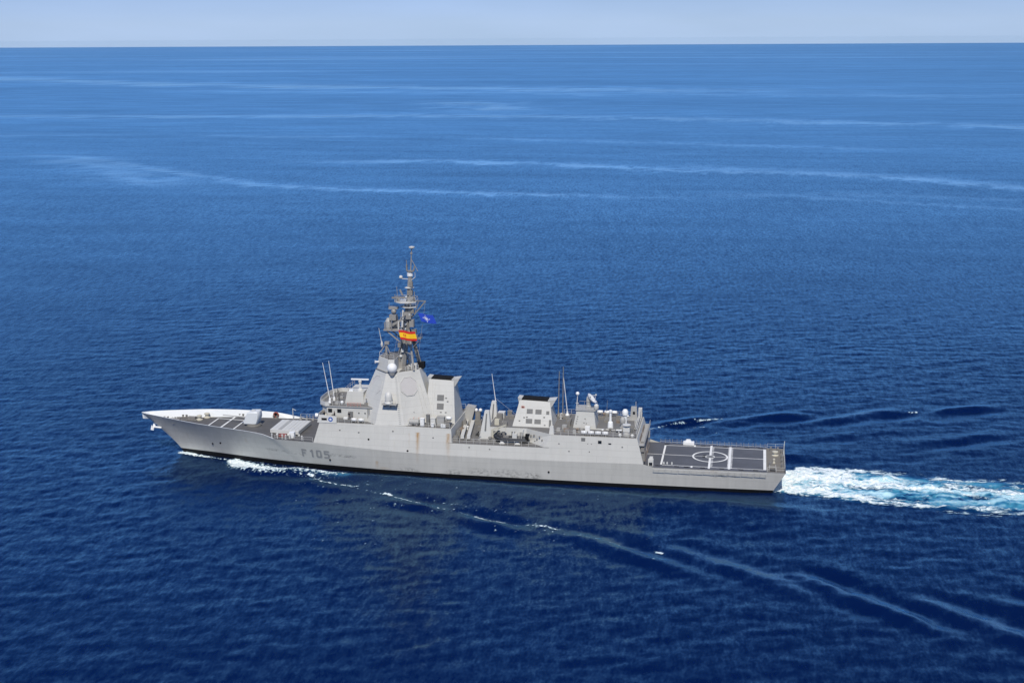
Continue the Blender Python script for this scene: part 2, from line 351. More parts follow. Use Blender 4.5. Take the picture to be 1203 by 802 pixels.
# breakwater stubs and vents near the deckhouse
# gun turret
GX, GY, GZ = 27.2, .6, zdeck(27.2)
gun = MB()
gun.lathe((GX, GY, GZ), [(1.75, 0), (1.75, .25), (1.6, .3), (1.6, .55)], 24)
gunb = P(gun, 'gun_turret', M['drab'], smooth=True)
sh = MB(); hw = 1.45
prof = [(-1.95, .45), (-2.05, .8), (-1.55, 2.2), (-1.05, 3.15), (-.7, 3.4), (1.25, 3.5), (1.5, 3.3), (1.6, 2.1), (1.1, .55), (.6, .45)]
n = len(prof); rings = []
for y, k in ((-hw, .86), (-hw+.22, 1.0), (hw-.22, 1.0), (hw, .86)):
    rings.append([(GX+x*(1 if abs(y) < hw else .9), GY+y, GZ+1.9+(z-1.9)*k) for x, z in prof])
vs = sum(rings, []); fs = [(r*n+i, r*n+(i+1) % n, (r+1)*n+(i+1) % n, (r+1)*n+i) for r in range(3) for i in range(n)]
fs += [tuple(range(n))[::-1], tuple(range(3*n, 4*n))]
sh.add(vs, fs); P(sh, 'gun_shield', M['bulwark'], gunb, smooth=True)
bl = MB(); bl.tube((GX-1.5, GY, GZ+1.75), (GX-3.2, GY, GZ+1.85), .22, .18, 10); bl.tube((GX-3.2, GY, GZ+1.85), (GX-7.4, GY, GZ+2.1), .13, .10, 10); P(bl, 'gun_barrel', M['grey'], gunb)
hd = MB(); hd.box(GX-.4, GX+.5, GY-.35, GY+.35, GZ+3.47, GZ+3.58); P(hd, 'turret_hatch', M['light'], gunb)
# vertical launcher block
vz0, vz1 = zdeck(37), 7.85
vl = MB(); vp = [(33.0, -4.55), (39.9, -5.3), (39.9, 3.5), (33.0, 3.5)]
vl.prism(vp, vz1-.75, vz1); vls = P(vl, 'missile_launcher', M['light'])
for i in range(8):
    for j in range(6):
        x0 = 33.2+i*.83; u = (x0-33)/6.9; ya = -4.35-.72*u; yb = 3.4; dy = (yb-ya)/6
        hb = MB(); hb.box(x0+.05, x0+.72, ya+j*dy+.06, ya+(j+1)*dy-.06, vz1, vz1+.06+.01*((i*5+j*3) % 3))
        P(hb, 'launcher_hatch', M['light'] if i % 2 else M['grey'] if (i == 2) else M['light'], vls)
vb = MB(); vb.prism([(33.5, -4.0), (39.9, -4.7), (39.9, 3.1), (33.5, 3.1)], vz0-.05, vz1-.75); P(vb, 'shaded_launcher_base', M['drab'], vls)  # inset base coloured dark to paint the shade under the slab
lg = MB()
for x in (34.6, 37.2, 38.3, 39.7):
    lg = MB(); lg.box(x, x+.4, -5.2, -4.85, vz0, vz1-.75); P(lg, 'launcher_leg', M['white'], vls)

lk = MB(); lk.box(35.7, 37.3, -6.6, -5.6, vz0, vz0+.55); P(lk, 'deck_locker', M['rustred'])
lk = MB(); lk.box(38.2, 39.4, -6.9, -5.9, vz0, vz0+1.25); P(lk, 'deck_locker', M['dome'])
# ---- pennant number
def hull_plate(mb, x0, x1, z0, z1, off=.03, nx=2, nz=3, sl=0.0):
    vs = []
    for i in range(nx+1):
        for j in range(nz+1):
            z = z0+(z1-z0)*j/nz; x = x0+(x1-x0)*i/nx+sl*(z-3.0)
            vs.append((x, -hull_y(x, z)-off, z))
    mb.add(vs, [(i*(nz+1)+j, (i+1)*(nz+1)+j, (i+1)*(nz+1)+j+1, i*(nz+1)+j+1) for i in range(nx) for j in range(nz)])
GLY = {'F': ((0, 0, .3, 1), (.3, .78, 1, 1), (.3, .42, .8, .62)),
       '1': ((.36, 0, .66, 1), (.12, .72, .36, .9)),
       '0': ((0, .1, .3, .9), (.7, .1, 1, .9), (.1, 0, .9, .2), (.1, .8, .9, 1)),
       '5': ((0, .78, .95, 1), (0, .45, .3, .78), (.3, .45, .85, .65), (.7, .12, 1, .55), (0, 0, .85, .2))}
for chx, cw_, g in ((41.45, 1.1, 'F'), (43.3, 1.25, '1'), (44.85, 1.3, '0'), (46.7, 1.3, '5')):
    for nm, dx, dz, mm, off in (('number_shadow', .14, -.14, 'letters', .02), ('pennant_number', 0, 0, 'letter', .035)):
        mb = MB(); zc = 2.95-(chx-43.3)*.01
        for (a, b, c, d) in GLY[g]: hull_plate(mb, chx+a*cw_+dx, chx+c*cw_+dx, zc+b*1.9+dz, zc+d*1.9+dz, off)
        P(mb, nm, M[mm])
# hull details
for x, z in ((18.5, 3.4), (23, 5.6), (57.2, 8.0), (48, 2.6), (66, 5.9), (97, 2.7)):
    mb = MB(); w = .22; y = hull_y(x, z) if z < 5.6 else 9.3-(z-5.5)*.13
    mb.lathe((x, -y-.04, z), [(w, 0), (w, .06)], 10, axis=(0, -1, 0)); P(mb, 'scupper', M['black'])

# ---- superstructure lower band: from the knuckle to the 02 deck, x 44.7 .. 117
def tum(z, zk, x): return itp(x, YDK)-max(z-zk, 0)*.145
def wall_loft(name, xa_of, xb_of, z_top, n=26):
    mb = MB(); vs = []
    for side in (-1, 1):
        for i in range(n+1):
            u = i/n
            for zz in (0, .5, 1):
                xk = xa_of(0)+(xb_of(0)-xa_of(0))*u; zk = itp(xk, ZN); z = zk+(z_top-zk)*zz
                x = xa_of(z)+(xb_of(z)-xa_of(z))*u
                vs.append((x, side*tum(z, zk, x)-side*.0, z+(.01 if zz == 0 else 0)))
    m_ = 3*(n+1); fs = []
    for o, fl in ((0, 0), (m_, 1)):
        for i in range(n):
            for j in (0, 1):
                f = (o+3*i+j, o+3*i+3+j, o+3*i+4+j, o+3*i+1+j); fs.append(f[::-1] if fl else f)
    e = 3*n
    for j in (0, 1): fs += [(j, j+1, m_+j+1, m_+j), (e+j, m_+e+j, m_+e+j+1, e+j+1)]
    mb.add(vs, fs); return P(mb, name, M['upper'])
xfront = lambda z: 44.6 if z == 0 else 44.6+(z-6.7)*.31
xaft = lambda z: 117.3 if z == 0 else 117.3-(z-5)*.27
wall_loft('side_wall', xfront, xaft, 8.1)
md = MB(); md.prism([(75.0, -9.0), (97, -9.0), (97, 9.0), (75.0, 9.0)], 8.0, 8.1); P(md, 'boat_deck', M['roof'])
# forward deckhouse 8.1 .. 11.2
def yT(z, x): return tum(z, itp(x, ZN), x)
A = MB()
fx0, fx1 = xfront(8.1), xfront(11.2)
A.frustum([(fx0, -yT(8.1, 46), 8.1), (58, -yT(8.1, 58), 8.1), (75.8, -yT(8.1, 75), 8.1), (75.8, yT(8.1, 75), 8.1), (58, yT(8.1, 58), 8.1), (fx0, yT(8.1, 46), 8.1)],
          [(fx1, -8.5, 11.25), (58, -8.48, 11.25), (75.6, -8.48, 11.0), (75.6, 8.48, 11.0), (58, 8.48, 11.25), (fx1, 8.5, 11.25)])
dh = P(A, 'deckhouse', M['upper'])
rf = MB(); rf.frustum([(fx1+.25, -8.3, 11.256), (58, -8.28, 11.256), (75.4, -8.28, 11.006), (75.4, 8.28, 11.006), (58, 8.28, 11.256), (fx1+.25, 8.3, 11.256)],
                      [(fx1+.25, -8.3, 11.266), (58, -8.28, 11.266), (75.4, -8.28, 11.016), (75.4, 8.28, 11.016), (58, 8.28, 11.266), (fx1+.25, 8.3, 11.266)])
P(rf, 'roof_deck', M['roof'], dh)
# ---- bridge
bp = [(57.6, 6.25), (47.2, 6.25), (45.9, 5.0), (45.2, 2.2)]
bpoly = [(x, y) for x, y in bp]+[(x, -y) for x, y in bp[::-1]]
btop = [(57.6, 6.05), (47.0, 6.05), (45.5, 4.8), (44.8, 2.2)]; btop = btop+[(x, -y) for x, y in btop[::-1]]
br = MB(); br.prism(bpoly, 11.25, 14.25, top=btop); bridge = P(br, 'bridge', M['upper'])
rf = MB(); ro = [(57.4, 6.3), (46.7, 6.3), (45.1, 4.9), (44.4, 2.2)]; ro = ro+[(x, -y) for x, y in ro[::-1]]
rf.prism(ro, 14.25, 14.42); P(rf, 'roof_deck', M['grey'], bridge)
ri = MB(); ri.prism([(57.3, -6.0), (57.3, 6.0), (46.8, 6.0), (45.4, 4.8), (44.75, 2.1), (44.75, -2.1), (45.4, -4.8), (46.8, -6.0)], 14.42, 14.43); P(ri, 'roof_coating', M['roof'], bridge)
pw = MB()
pts = [(48.8, 6.25), (46.7, 6.25), (45.15, 4.85), (44.45, 2.2), (44.45, -2.2), (45.15, -4.85), (46.7, -6.25), (47.6, -6.25)]
for a, b in zip(pts, pts[1:]): pw.bar((*a, 14.85), (*b, 14.85), .08, .85)
P(pw, 'parapet', M['light'], bridge)
for a, b, z0, z1 in ((47.3, 48.2, 13.0, 13.75), (49.4, 50.3, 13.0, 13.75)):
    w = MB(); w.box(a, b, -6.27+.0, -6.1, z0, z1); P(w, 'window', M['window'], bridge)
for k in range(5):
    w = MB(); y = -3.6+k*1.5; w.frustum([(45.02, y, 13.1), (45.02, y+1.2, 13.1), (45.2, y+1.2, 13.1), (45.2, y, 13.1)], [(44.86, y, 13.85), (44.86, y+1.2, 13.85), (45.1, y+1.2, 13.85), (45.1, y, 13.85)]); P(w, 'window', M['window'], bridge)
w = MB(); w.box(52.2, 53.0, -6.26, -6.1, 11.3, 13.3); P(w, 'door', M['vent'], bridge)
for x in (54.2, 55.6): 
    w = MB(); w.box(x, x+.25, -6.24, -6.1, 12.9, 13.15); P(w, 'porthole', M['window'], bridge)
la = MB()
for x in (56.3, 56.75): la.bar((x, -6.25, 11.3), (x, -6.15, 14.2), .05, .05)
for k in range(10): la.bar((56.3, -6.24, 11.5+k*.28), (56.75, -6.24, 11.5+k*.28), .05, .05)
P(la, 'ladder', M['drab'], bridge)
# wing bulwark with emblem
wg = MB(); wg.frustum([(45.5, -8.62, 11.2), (49.9, -8.62, 11.2), (49.9, -8.48, 11.2), (45.5, -8.48, 11.2)], [(45.9, -8.5, 12.95), (49.95, -8.5, 12.75), (49.95, -8.38, 12.75), (45.9, -8.38, 12.95)])
wg.bar((45.9, -8.45, 12.9), (45.6, -4.6, 12.6), .1, .9)
wing = P(wg, 'wing_bulwark', M['light'], bridge)
e = MB(); e.box(46.5, 47.7, -8.60, -8.50, 11.75, 12.25); P(e, 'wing_slot', M['black'], bridge)
e = MB(); e.lathe((48.55, -8.55, 12.0), [(.52, 0), (.52, .05)], 24, axis=(0, -1, -.0)); P(e, 'round_emblem', M['blue'], bridge)
e = MB()
star = []
for k in range(10):
    r = .36 if k % 2 == 0 else .17; t = math.pi/2+k*math.pi/5; star.append((48.55+r*math.cos(t), 12.0+r*math.sin(t)))
e.frustum([(x, -8.605, z) for x, z in star], [(x, -8.62, z) for x, z in star]); P(e, 'emblem_star', M['dome'], bridge)
sl = MB(); sl.tube((45.3, -7.3, 11.2), (45.3, -7.3, 12.0), .12); sl.lathe((45.35, -7.3, 12.4), [(.35, 0), (.5, .1), (.5, .6), (.42, .7)], 14, axis=(-1, -.3, .1)); P(sl, 'searchlight', M['dome'], bridge, True)
co = MB(); co.box(48.5, 49.3, -7.4, -6.7, 11.27, 12.4); co.box(48.45, 48.7, -7.6, -6.6, 12.4, 12.7); P(co, 'bridge_wing_console', M['drab'], bridge)
co = MB(); co.lathe((47.0, -7.3, 11.27), [(.2, 0), (.2, 1.0), (.4, 1.05), (.4, 1.4), (.15, 1.6)], 12); P(co, 'pelorus', M['beige'], bridge, True)
co = MB(); co.box(51.2, 52.1, -7.6, -7.0, 11.27, 12.25); P(co, 'signal_locker', M['dome'], bridge)
# upper house, nav radar, whips
hs = MB(); hs.prism([(50.4, -3.6), (54.7, -3.6), (54.7, 3.6), (50.4, 3.6)], 14.42, 17.0, top=[(50.9, -3.3), (54.6, -3.3), (54.6, 3.3), (50.9, 3.3)]); uh = P(hs, 'chart_house', M['upper'])
nr = MB(); nr.lathe((53.4, -1.6, 17.0), [(.7, 0), (.6, .35), (.32, .5), (.26, 1.8), (.4, 1.95), (.3, 2.3)], 12); nrp = P(nr, 'navigation_radar', M['light'], uh, True)
nb = MB(); nb.bar((51.4, -1.7, 19.5), (55.4, -1.5, 19.5), .35, .28); P(nb, 'radar_scanner', M['dome'], nrp)
bx = MB(); bx.box(51.2, 52.1, -2.9, -2.2, 17.0, 17.35); P(bx, 'roof_locker', M['dome'], uh)
for x, y, z, m_ in ((47.6, -4.6, .9, 'drab'), (48.2, -2.0, 1.6, 'drab'), (46.6, -1.0, .8, 'grey'), (49.0, -4.8, 1.0, 'grey'), (47.0, 1.6, 1.3, 'drab'), (49.3, 2.8, 1.0, 'drab'), (48.4, .6, .7, 'grey'), (55.6, -4.8, 1.1, 'drab'), (56.3, -2.9, .8, 'grey'), (46.6, 3.6, .6, 'drab')):
    b = MB(); b.box(x-.35, x+.35, y-.3, y+.3, 14.43, 14.43+z*.55); b.tube((x, y, 14.43+z*.5), (x+.1, y, 14.43+z*1.3), .1, .07); b.ball((x+.1, y, 14.43+z*1.3), .18, 8); P(b, 'roof_fitting', M[m_], bridge)
for x, y in ((47.4, -5.3), (50.0, -4.5)):
    b = MB(); b.ball((x, y, 14.85), .38, 12); b.tube((x, y, 14.4), (x, y, 14.7), .2); P(b, 'small_radome', M['dome'], bridge, True)
for bx_, by, tx, tz in ((46.6, -2.6, 45.2, 23.2), (47.3, -1.6, 46.3, 23.4)):
    b = MB(); b.lathe((bx_, by, 14.42), [(.3, 0), (.25, .5), (.12, .8)], 8); b.tube((bx_, by, 15.0), (tx, by, tz), .10, .055, 6); P(b, 'whip_antenna', M['dome'], bridge)
rr = MB()
for k in range(5): rr.bar((51.8+k*.75, -6.2, 14.4), (51.8+k*.75, -6.2, 15.3), .07, .07)
for z in (14.85, 15.3): rr.bar((51.8, -6.2, z), (54.8, -6.2, z), .07, .07)
P(rr, 'safety_rail', M['pinkred'], bridge)

# ---- radar tower
TB = [(52.5, -3.4), (58.6, -8.42), (65.2, -8.42), (71.0, -3.9)]; TT = [(57.3, -1.8), (60.5, -5.0), (62.9, -5.0), (67.0, -1.4)]
tw = MB(); tw.prism(TB+mir(TB), 11.22, 22.2, top=TT+mir(TT)); tower = P(tw, 'radar_tower', M['upper'])
rf = MB(); k_ = .25; rf.prism([(63.1, -4.6), (66.7, -1.3), (66.7, 1.3), (63.1, 4.6)], 22.205, 22.22); P(rf, 'roof_deck', M['roof'], tower)
ub = MB(); UB = [(57.45, -1.85), (60.5, -4.9), (62.3, -4.9)]; UT = [(58.0, -1.7), (60.9, -4.45), (62.2, -4.45)]
ub.prism(UB+mir(UB), 22.2, 24.9, top=UT+mir(UT)); upb = P(ub, 'upper_block', M['upper'], tower)
rf = MB(); rf.prism([(58.2, -1.5), (60.95, -4.2), (62.1, -4.2), (62.1, 4.2), (60.95, 4.2), (58.2, 1.5)], 24.905, 24.915); P(rf, 'block_roof', M['roof'], tower)
lip = MB()
for a, b in ((TT[0], TT[1]), (TT[1], TT[2])): lip.bar((a[0], a[1]-.05, 22.2), (b[0], b[1]-.05, 22.2), .35, .12)
P(lip, 'ledge', M['drab'], tower)
def face_pt(a, b, u, z):   # point on the tower face between corner a and b
    v = (z-11.22)/(22.2-11.22)
    pa = Vector((*TB[a], 11.22)).lerp(Vector((*TT[a], 22.2)), v); pb = Vector((*TB[b], 11.22)).lerp(Vector((*TT[b], 22.2)), v)
    return pa.lerp(pb, u)
for a, b, uc, sgn in ((2, 3, .39, 1), (0, 1, .5, 1), (2, 3, .39, -1), (0, 1, .5, -1)):
    c = face_pt(a, b, uc, 19.1); eu = (face_pt(a, b, 1, 19.1)-face_pt(a, b, 0, 19.1)).normalized()
    ev = (face_pt(a, b, uc, 21.5)-face_pt(a, b, uc, 17)).normalized(); nn = eu.cross(ev).normalized(); ev = nn.cross(eu)
    if nn.y > 0: nn = -nn
    f = lambda p: (p.x, sgn*p.y, p.z)
    oc = lambda r, off: [f(c+(eu*math.cos(t)+ev*math.sin(t))*r+nn*off) for t in [math.pi/8+k*math.pi/4 for k in range(8)]]
    pl = MB(); pl.frustum(oc(2.05, -.3), oc(2.05, .05)); rp = P(pl, 'radar_panel', M['panel'], tower)
    rg = MB(); i0, o0, i1, o1 = oc(2.06, .0), oc(2.3, .0), oc(2.1, .10), oc(2.26, .10)
    vs = i0+o0+o1+i1; fs = []
    for k in range(8):
        k2 = (k+1) % 8; fs += [(8+k, 8+k2, 16+k2, 16+k), (16+k, 16+k2, 24+k2, 24+k), (24+k, 24+k2, k2, k)]
    rg.add(vs, fs); P(rg, 'panel_rim', M['upper'], rp)
# big radome on the ledge and the jammer radome on its bracket
d = MB(); d.lathe((61.9, -5.35, 21.6), [(.5, 0), (.7, .5), (.75, .75)], 14); rdp = P(d, 'radome_pedestal', M['grey'], tower)
d = MB(); d.lathe((61.9, -5.35, 23.25), [(.02, -1.05), (.55, -1.0), (.95, -.6), (1.12, 0), (1.0, .5), (.7, .9), (.35, 1.08), (.02, 1.14)], 20); P(d, 'radome', M['dome'], rdp, True)
yb = face_pt(1, 2, .5, 16).y
d = MB(); d.box(60.2, 63.5, yb-1.6, yb+.15, 15.75, 15.9); [d.frustum([(x, yb-.35, 14.9), (x+.12, yb-.35, 14.9), (x+.12, yb+.3, 14.9), (x, yb+.3, 14.9)], [(x, yb-1.5, 15.75), (x+.12, yb-1.5, 15.75), (x+.12, yb+.1, 15.75), (x, yb+.1, 15.75)]) for x in (60.5, 61.8, 63.1)]
for x in (60.3, 61.3, 62.3, 63.4): d.bar((x, yb-1.55, 15.9), (x, yb-1.55, 16.7), .05, .05)
d.bar((60.3, yb-1.55, 16.7), (63.4, yb-1.55, 16.7), .05, .05)
jp = P(d, 'bracket_platform', M['grey'], tower)
d = MB(); d.lathe((61.6, yb-.85, 15.95), [(.95, 0), (.95, .3), (.78, .5), (.8, 1.5), (.7, 2.1), (.4, 2.5), (.02, 2.62)], 18); P(d, 'jammer_radome', M['light'], jp, True)
for z, x in ((13.2, 60.4), (12.4, 60.4)): pass
# small box with lens on the tower top, exhaust
bw = MB(); bw.box(65.2, 66.5, -1.9, -.8, 22.22, 23.5); bwp = P(bw, 'optical_director', M['light'], tower)
bw = MB(); bw.box(65.55, 66.15, -1.94, -1.85, 22.6, 23.2); P(bw, 'lens_window', M['window'], bwp)
bw = MB(); bw.box(66.3, 67.6, .2, 1.8, 22.0, 23.4); P(bw, 'exhaust_cowl', M['black'], tower)
# ---- funnels
def funnel(x0b, x1b, yb_, zb, x0t, x1t, yt, zt0, zt1, vents, door):
    q = MB()
    q.frustum([(x0b, -yb_, zb), (x1b, -yb_, zb), (x1b, yb_, zb), (x0b, yb_, zb)], [(x0t, -yt, zt0), (x1t, -yt, zt1), (x1t, yt, zt1), (x0t, yt, zt0)])
    fu = P(q, 'funnel', M['upper'])
    c = MB(); i = .35
    c.frustum([(x0t+i, -yt+.25, zt0-.1), (x1t-i, -yt+.25, zt1-.1), (x1t-i, yt-.25, zt1-.1), (x0t+i, yt-.25, zt0-.1)], [(x0t+i+.3, -yt+.55, zt0+.5), (x1t-i-.2, -yt+.55, zt1+.5), (x1t-i-.2, yt-.3, zt1+.55), (x0t+i+.3, yt-.3, zt0+.55)])
    P(c, 'exhaust_cap', M['black'], fu)
    c = MB(); c.frustum([(x1t-.15, -yt+.2, zt1-1.3), (x1t+.2, -yt+.2, zt1-1.3), (x1t+.2, yt-.2, zt1-1.3), (x1t-.15, yt-.2, zt1-1.3)], [(x1t-.5, -yt-.1, zt1+.3), (x1t+1.3, -yt+.1, zt1+.55), (x1t+1.3, yt-.1, zt1+.55), (x1t-.5, yt+.1, zt1+.3)]); P(c, 'exhaust_lip', M['upper'], fu)
    c = MB(); c.frustum([(x0t+.15, -yt+.2, zt0-1.0), (x0t-.15, -yt+.2, zt0-1.0), (x0t-.15, yt-.2, zt0-1.0), (x0t+.15, yt-.2, zt0-1.0)], [(x0t+.45, -yt-.05, zt0+.35), (x0t-.45, -yt+.1, zt0+.5), (x0t-.45, yt-.1, zt0+.5), (x0t+.45, yt+.05, zt0+.35)]); P(c, 'exhaust_lip', M['upper'], fu)
    yz = lambda z: yb_+(yt-yb_)*(z-zb)/(zt0-zb)
    for (a, b, z0, z1) in vents:
        for sg in (-1, 1):
            c = MB(); c.frustum([(a, sg*(yz(z0)+.05), z0), (b, sg*(yz(z0)+.05), z0), (b, sg*(yz(z0)-.2), z0), (a, sg*(yz(z0)-.2), z0)], [(a, sg*(yz(z1)+.05), z1), (b, sg*(yz(z1)+.05), z1), (b, sg*(yz(z1)-.2), z1), (a, sg*(yz(z1)-.2), z1)])
            lv = P(c, 'vent', M['vent'], fu)
            c = MB(); nl = max(3, int((z1-z0)/.2))
            for k in range(nl):
                z = z0+(k+.5)*(z1-z0)/nl; c.box(a+.04, b-.04, sg*(yz(z)+.06)-.02, sg*(yz(z)+.06)+.02, z-.05, z+.02)
            P(c, 'louvre', M['drab'], lv)
    return fu, yz
f1, yz1 = funnel(68.6, 75.5, 4.3, 11.0, 69.2, 74.7, 1.3, 20.1, 19.9, ((71.2, 72.7, 15.7, 16.9), (71.25, 72.75, 13.9, 15.1)), None)
f2, yz2 = funnel(88.1, 97.0, 3.4, 10.8, 89.4, 96.1, 1.3, 16.2, 16.0, ((91.1, 92.4, 13.55, 14.45), (93.0, 94.35, 13.5, 14.4), (95.4, 96.05, 13.5, 14.15), (91.0, 92.4, 11.55, 12.45), (92.9, 94.3, 11.5, 12.4), (96.1, 96.6, 11.0, 12.4)), None)
st = MB()
for k in range(4):
    t = k*math.pi/4; z = 14.75; y = -yz2(z)-.04; c_, s_ = math.cos(t), math.sin(t)
    st.frustum([(90.2+dx*c_-dz*s_, y, z+dx*s_+dz*c_) for dx, dz in ((-.42, -.09), (.42, -.09), (.42, .09), (-.42, .09))], [(90.2+dx*c_-dz*s_, y-.03, z+dx*s_+dz*c_) for dx, dz in ((-.42, -.09), (.42, -.09), (.42, .09), (-.42, .09))])
P(st, 'funnel_badge', M['pinkred'], f2)
for fu_, yz_, pts in ((f1, yz1, ((73.2, 16.3), (72.2, 13.3), (73.3, 13.3), (73.6, 15.6))), (f2, yz2, ((90.6, 12.7), (91.2, 12.8), (89.6, 12.0), (95.2, 11.3), (95.0, 12.9)))):
    for x, z in pts:
        c = MB(); c.box(x-.18, x+.18, -yz_(z)-.12, -yz_(z)+.1, z-.08, z+.08); P(c, 'funnel_fitting', M['drab'], fu_)

for x in (67.2, 67.9, 70.0, 70.35):          # cable runs up the funnel casing and the tower's after edge
    c = MB(); z0, z1 = 11.3, 19.4
    if x > 69: c.bar((x, -yz1(z0)-.06, z0), (x-.1+.3*(x > 70.2), -yz1(z1)-.06, z1), .10, .08)
    else:
        u_ = .72 if x < 67.5 else .86; pa, pb = face_pt(2, 3, u_, z0), face_pt(2, 3, u_-.02, z1); nn = Vector((.7, -.7, .2)); c.bar(pa+nn*.06, pb+nn*.06, .10, .08)
    P(c, 'cable_run', M['light'], tower if x < 69 else f1)
c = MB()
for k in range(24):
    z = 11.6+k*.42; p_ = face_pt(1, 2, .86, z); c.bar(p_+Vector((-.22, -.06, 0)), p_+Vector((.22, -.06, 0)), .05, .05)
P(c, 'ladder', M['grey'], tower)
for x, z in ((50.5, 9.6), (54.8, 9.3), (62.5, 9.9), (71.5, 8.9), (79.5, 7.2), (84.0, 7.0), (99.0, 8.9), (101.2, 7.4), (112.5, 8.8)):
    c = MB(); y = yT(z, x); c.box(x, x+.3, -y-.05, -y+.2, z, z+.22); P(c, 'wall_fitting', M['vent'])
for x in (52.0, 63.0, 81.0, 99.5, 110.0):
    c = MB(); y0, y1 = yT(5.9, x), yT(7.9, x); c.bar((x, -y0-.03, 5.9), (x, -y1-.03, 7.9), .07, .05); P(c, 'drain_pipe', M['upper'])
# ---- things on the roof beside the tower, x 66..75
dr = MB(); dr.lathe((66.0, -7.2, 11.95), [(.5, 0), (.62, .1), (.62, 2.1), (.5, 2.2)], 14, axis=(1, 0, 0)); dr.box(66.3, 66.6, -7.7, -6.7, 11.2, 11.6); dr.box(67.6, 67.9, -7.7, -6.7, 11.2, 11.6); P(dr, 'decoy_launcher', M['grey'])
for a in ((68.5, 69.3, -7.5, -6.6, 1.6, 'dome'), (69.5, 70.2, -6.2, -5.4, 2.1, 'vent'), (70.6, 71.7, -6.8, -5.6, 1.6, 'light'), (72.0, 73.6, -6.6, -5.2, 1.9, 'grey'), (73.9, 75.0, -7.6, -6.4, 1.0, 'drab'), (71.0, 71.6, -7.9, -7.3, .7, 'dome'), (73.2, 74.2, -8.0, -7.4, .6, 'dome'), (66.2, 66.8, -6.0, -5.4, 2.6, 'vent')):
    b = MB(); b.box(a[0], a[1], a[2], a[3], 11.1, 11.1+a[4]); b.box(a[0]-.06, a[1]+.06, a[2]-.06, a[3]+.06, 11.1+a[4], 11.16+a[4]); P(b, 'roof_locker', M[a[5]])
b = MB()
for x in (65.4, 66.5, 67.6): b.bar((x, -7.7, 11.2), (x+.5, -6.9, 12.9), .08, .08)
P(b, 'safety_rail', M['pinkred'])

# ---- open deck between the funnels (z 8.1)
for x0 in (76.6, 78.0):
    b = MB(); b.bar((x0+1.0, -6.6, 8.75), (x0-.6, 5.8, 8.75), .75, .75); tb = P(b, 'launch_tube', M['light'])
    for y, dx in ((-6.0, .92), (-1, .3), (4, -.35)):
        c = MB(); c.box(x0+dx-.2, x0+dx+.2, y-.3, y+.3, 8.1, 8.4); P(c, 'tube_cradle', M['drab'], tb)
for y0, y1 in ((-4.8, -3.2), (3.2, 4.8)):
    b = MB(); b.prism([(81.0, y0-.15), (83.6, y0-.15), (83.6, y1+.15), (81.0, y1+.15)], 8.1, 14.3, top=[(82.2, y0+.4), (83.15, y0+.4), (83.15, y1-.4), (82.2, y1-.4)]); ky = P(b, 'kingpost', M['light'])
    b = MB(); b.frustum([(82.2, y0-.1, 9.9), (82.55, y0-.1, 9.9), (82.55, y0+.2, 9.9), (82.2, y0+.2, 9.9)], [(82.5, y0+.29, 13.7), (82.75, y0+.29, 13.7), (82.75, y0+.6, 13.7), (82.5, y0+.6, 13.7)]); P(b, 'kingpost_slot', M['vent'], ky)
b = MB(); b.box(83.7, 85.2, 2.6, 4.4, 8.1, 12.0); P(b, 'intake_housing', M['light'])
b = MB(); b.tube((83.0, 4.0, 14.2), (82.2, 4.0, 20.5), .09, .05, 6); P(b, 'whip_antenna', M['dome'])
b = MB(); b.box(77.6, 79.3, 5.8, 7.3, 8.1, 9.0); b.box(77.9, 79.0, 6.0, 7.0, 9.0, 11.0); dl = P(b, 'director_mount', M['drab'])
for x in (78.0, 79.0):
    c = MB(); c.ball((x, 6.5, 11.3), .42, 12); P(c, 'sensor_ball', M['dome'], dl, True)
b = MB(); b.frustum([(74.9, 5.5, 8.1), (76.9, 5.5, 8.1), (76.9, 8.0, 8.1), (74.9, 8.0, 8.1)], [(75.9, 5.8, 12.3), (77.9, 5.8, 12.0), (77.9, 7.8, 12.0), (75.9, 7.8, 12.3)]); P(b, 'missile_canister_rack', M['grey'])
for x, y, sx, sy, sz, m_ in ((76.3, -4.2, .4, .5, 1.4, 'drab'), (76.3, -1.2, .5, .6, 1.1, 'brown'), (76.3, 2.2, .4, .6, 1.8, 'drab'), (80.2, -7.2, .5, .3, .5, 'drab'), (79.9, 2.0, .6, .5, .7, 'drab'), (76.4, -7.2, .5, .6, 1.0, 'drab'), (84.6, -6.7, .5, .4, .9, 'drab'), (80.3, -3.0, .4, .4, .5, 'black')):
    b = MB(); b.box(x-sx, x+sx, y-sy, y+sy, 8.1, 8.1+sz); b.tube((x, y, 8.1+sz), (x+.2, y+.1, 8.1+sz+.5), .12); P(b, 'deck_fitting', M[m_])
# ---- aft deckhouse and hangar: 8.1 .. 10.8
HB = [(82.8, -4.95), (91.7, -5.2), (95.9, -9.0), (106, -yT(8.1, 106)), (xaft(8.1), -yT(8.1, 116))]; HT = [(82.8, -4.7), (91.4, -4.7), (97.5, -8.56), (106, -8.58), (xaft(10.8), -8.5)]
hg = MB(); hg.prism(HB+mir(HB), 8.1, 10.8, top=HT+mir(HT)); hangar = P(hg, 'hangar', M['upper'])
rf = MB(); q = [(83.0, -4.5), (91.4, -4.5), (97.55, -8.36), (106, -8.38), (115.5, -8.3)]; rf.prism(q+mir(q), 10.805, 10.815); hroof = P(rf, 'roof_deck', M['roof'], hangar)
for a, z, w_, h_ in ((103.9, 9.75, .85, .75), (107.5, 9.4, .75, .65), (109.7, 9.35, .6, .25), (105.2, 9.2, .2, .1), (106.0, 9.2, .2, .1), (105.6, 7.5, .2, .2)):
    c = MB(); y = yT(z, a); c.box(a, a+w_, -y-.02, -y+.25, z, z+h_); P(c, 'wall_opening', M['vent'] if w_ > .8 else M['window'], hangar)
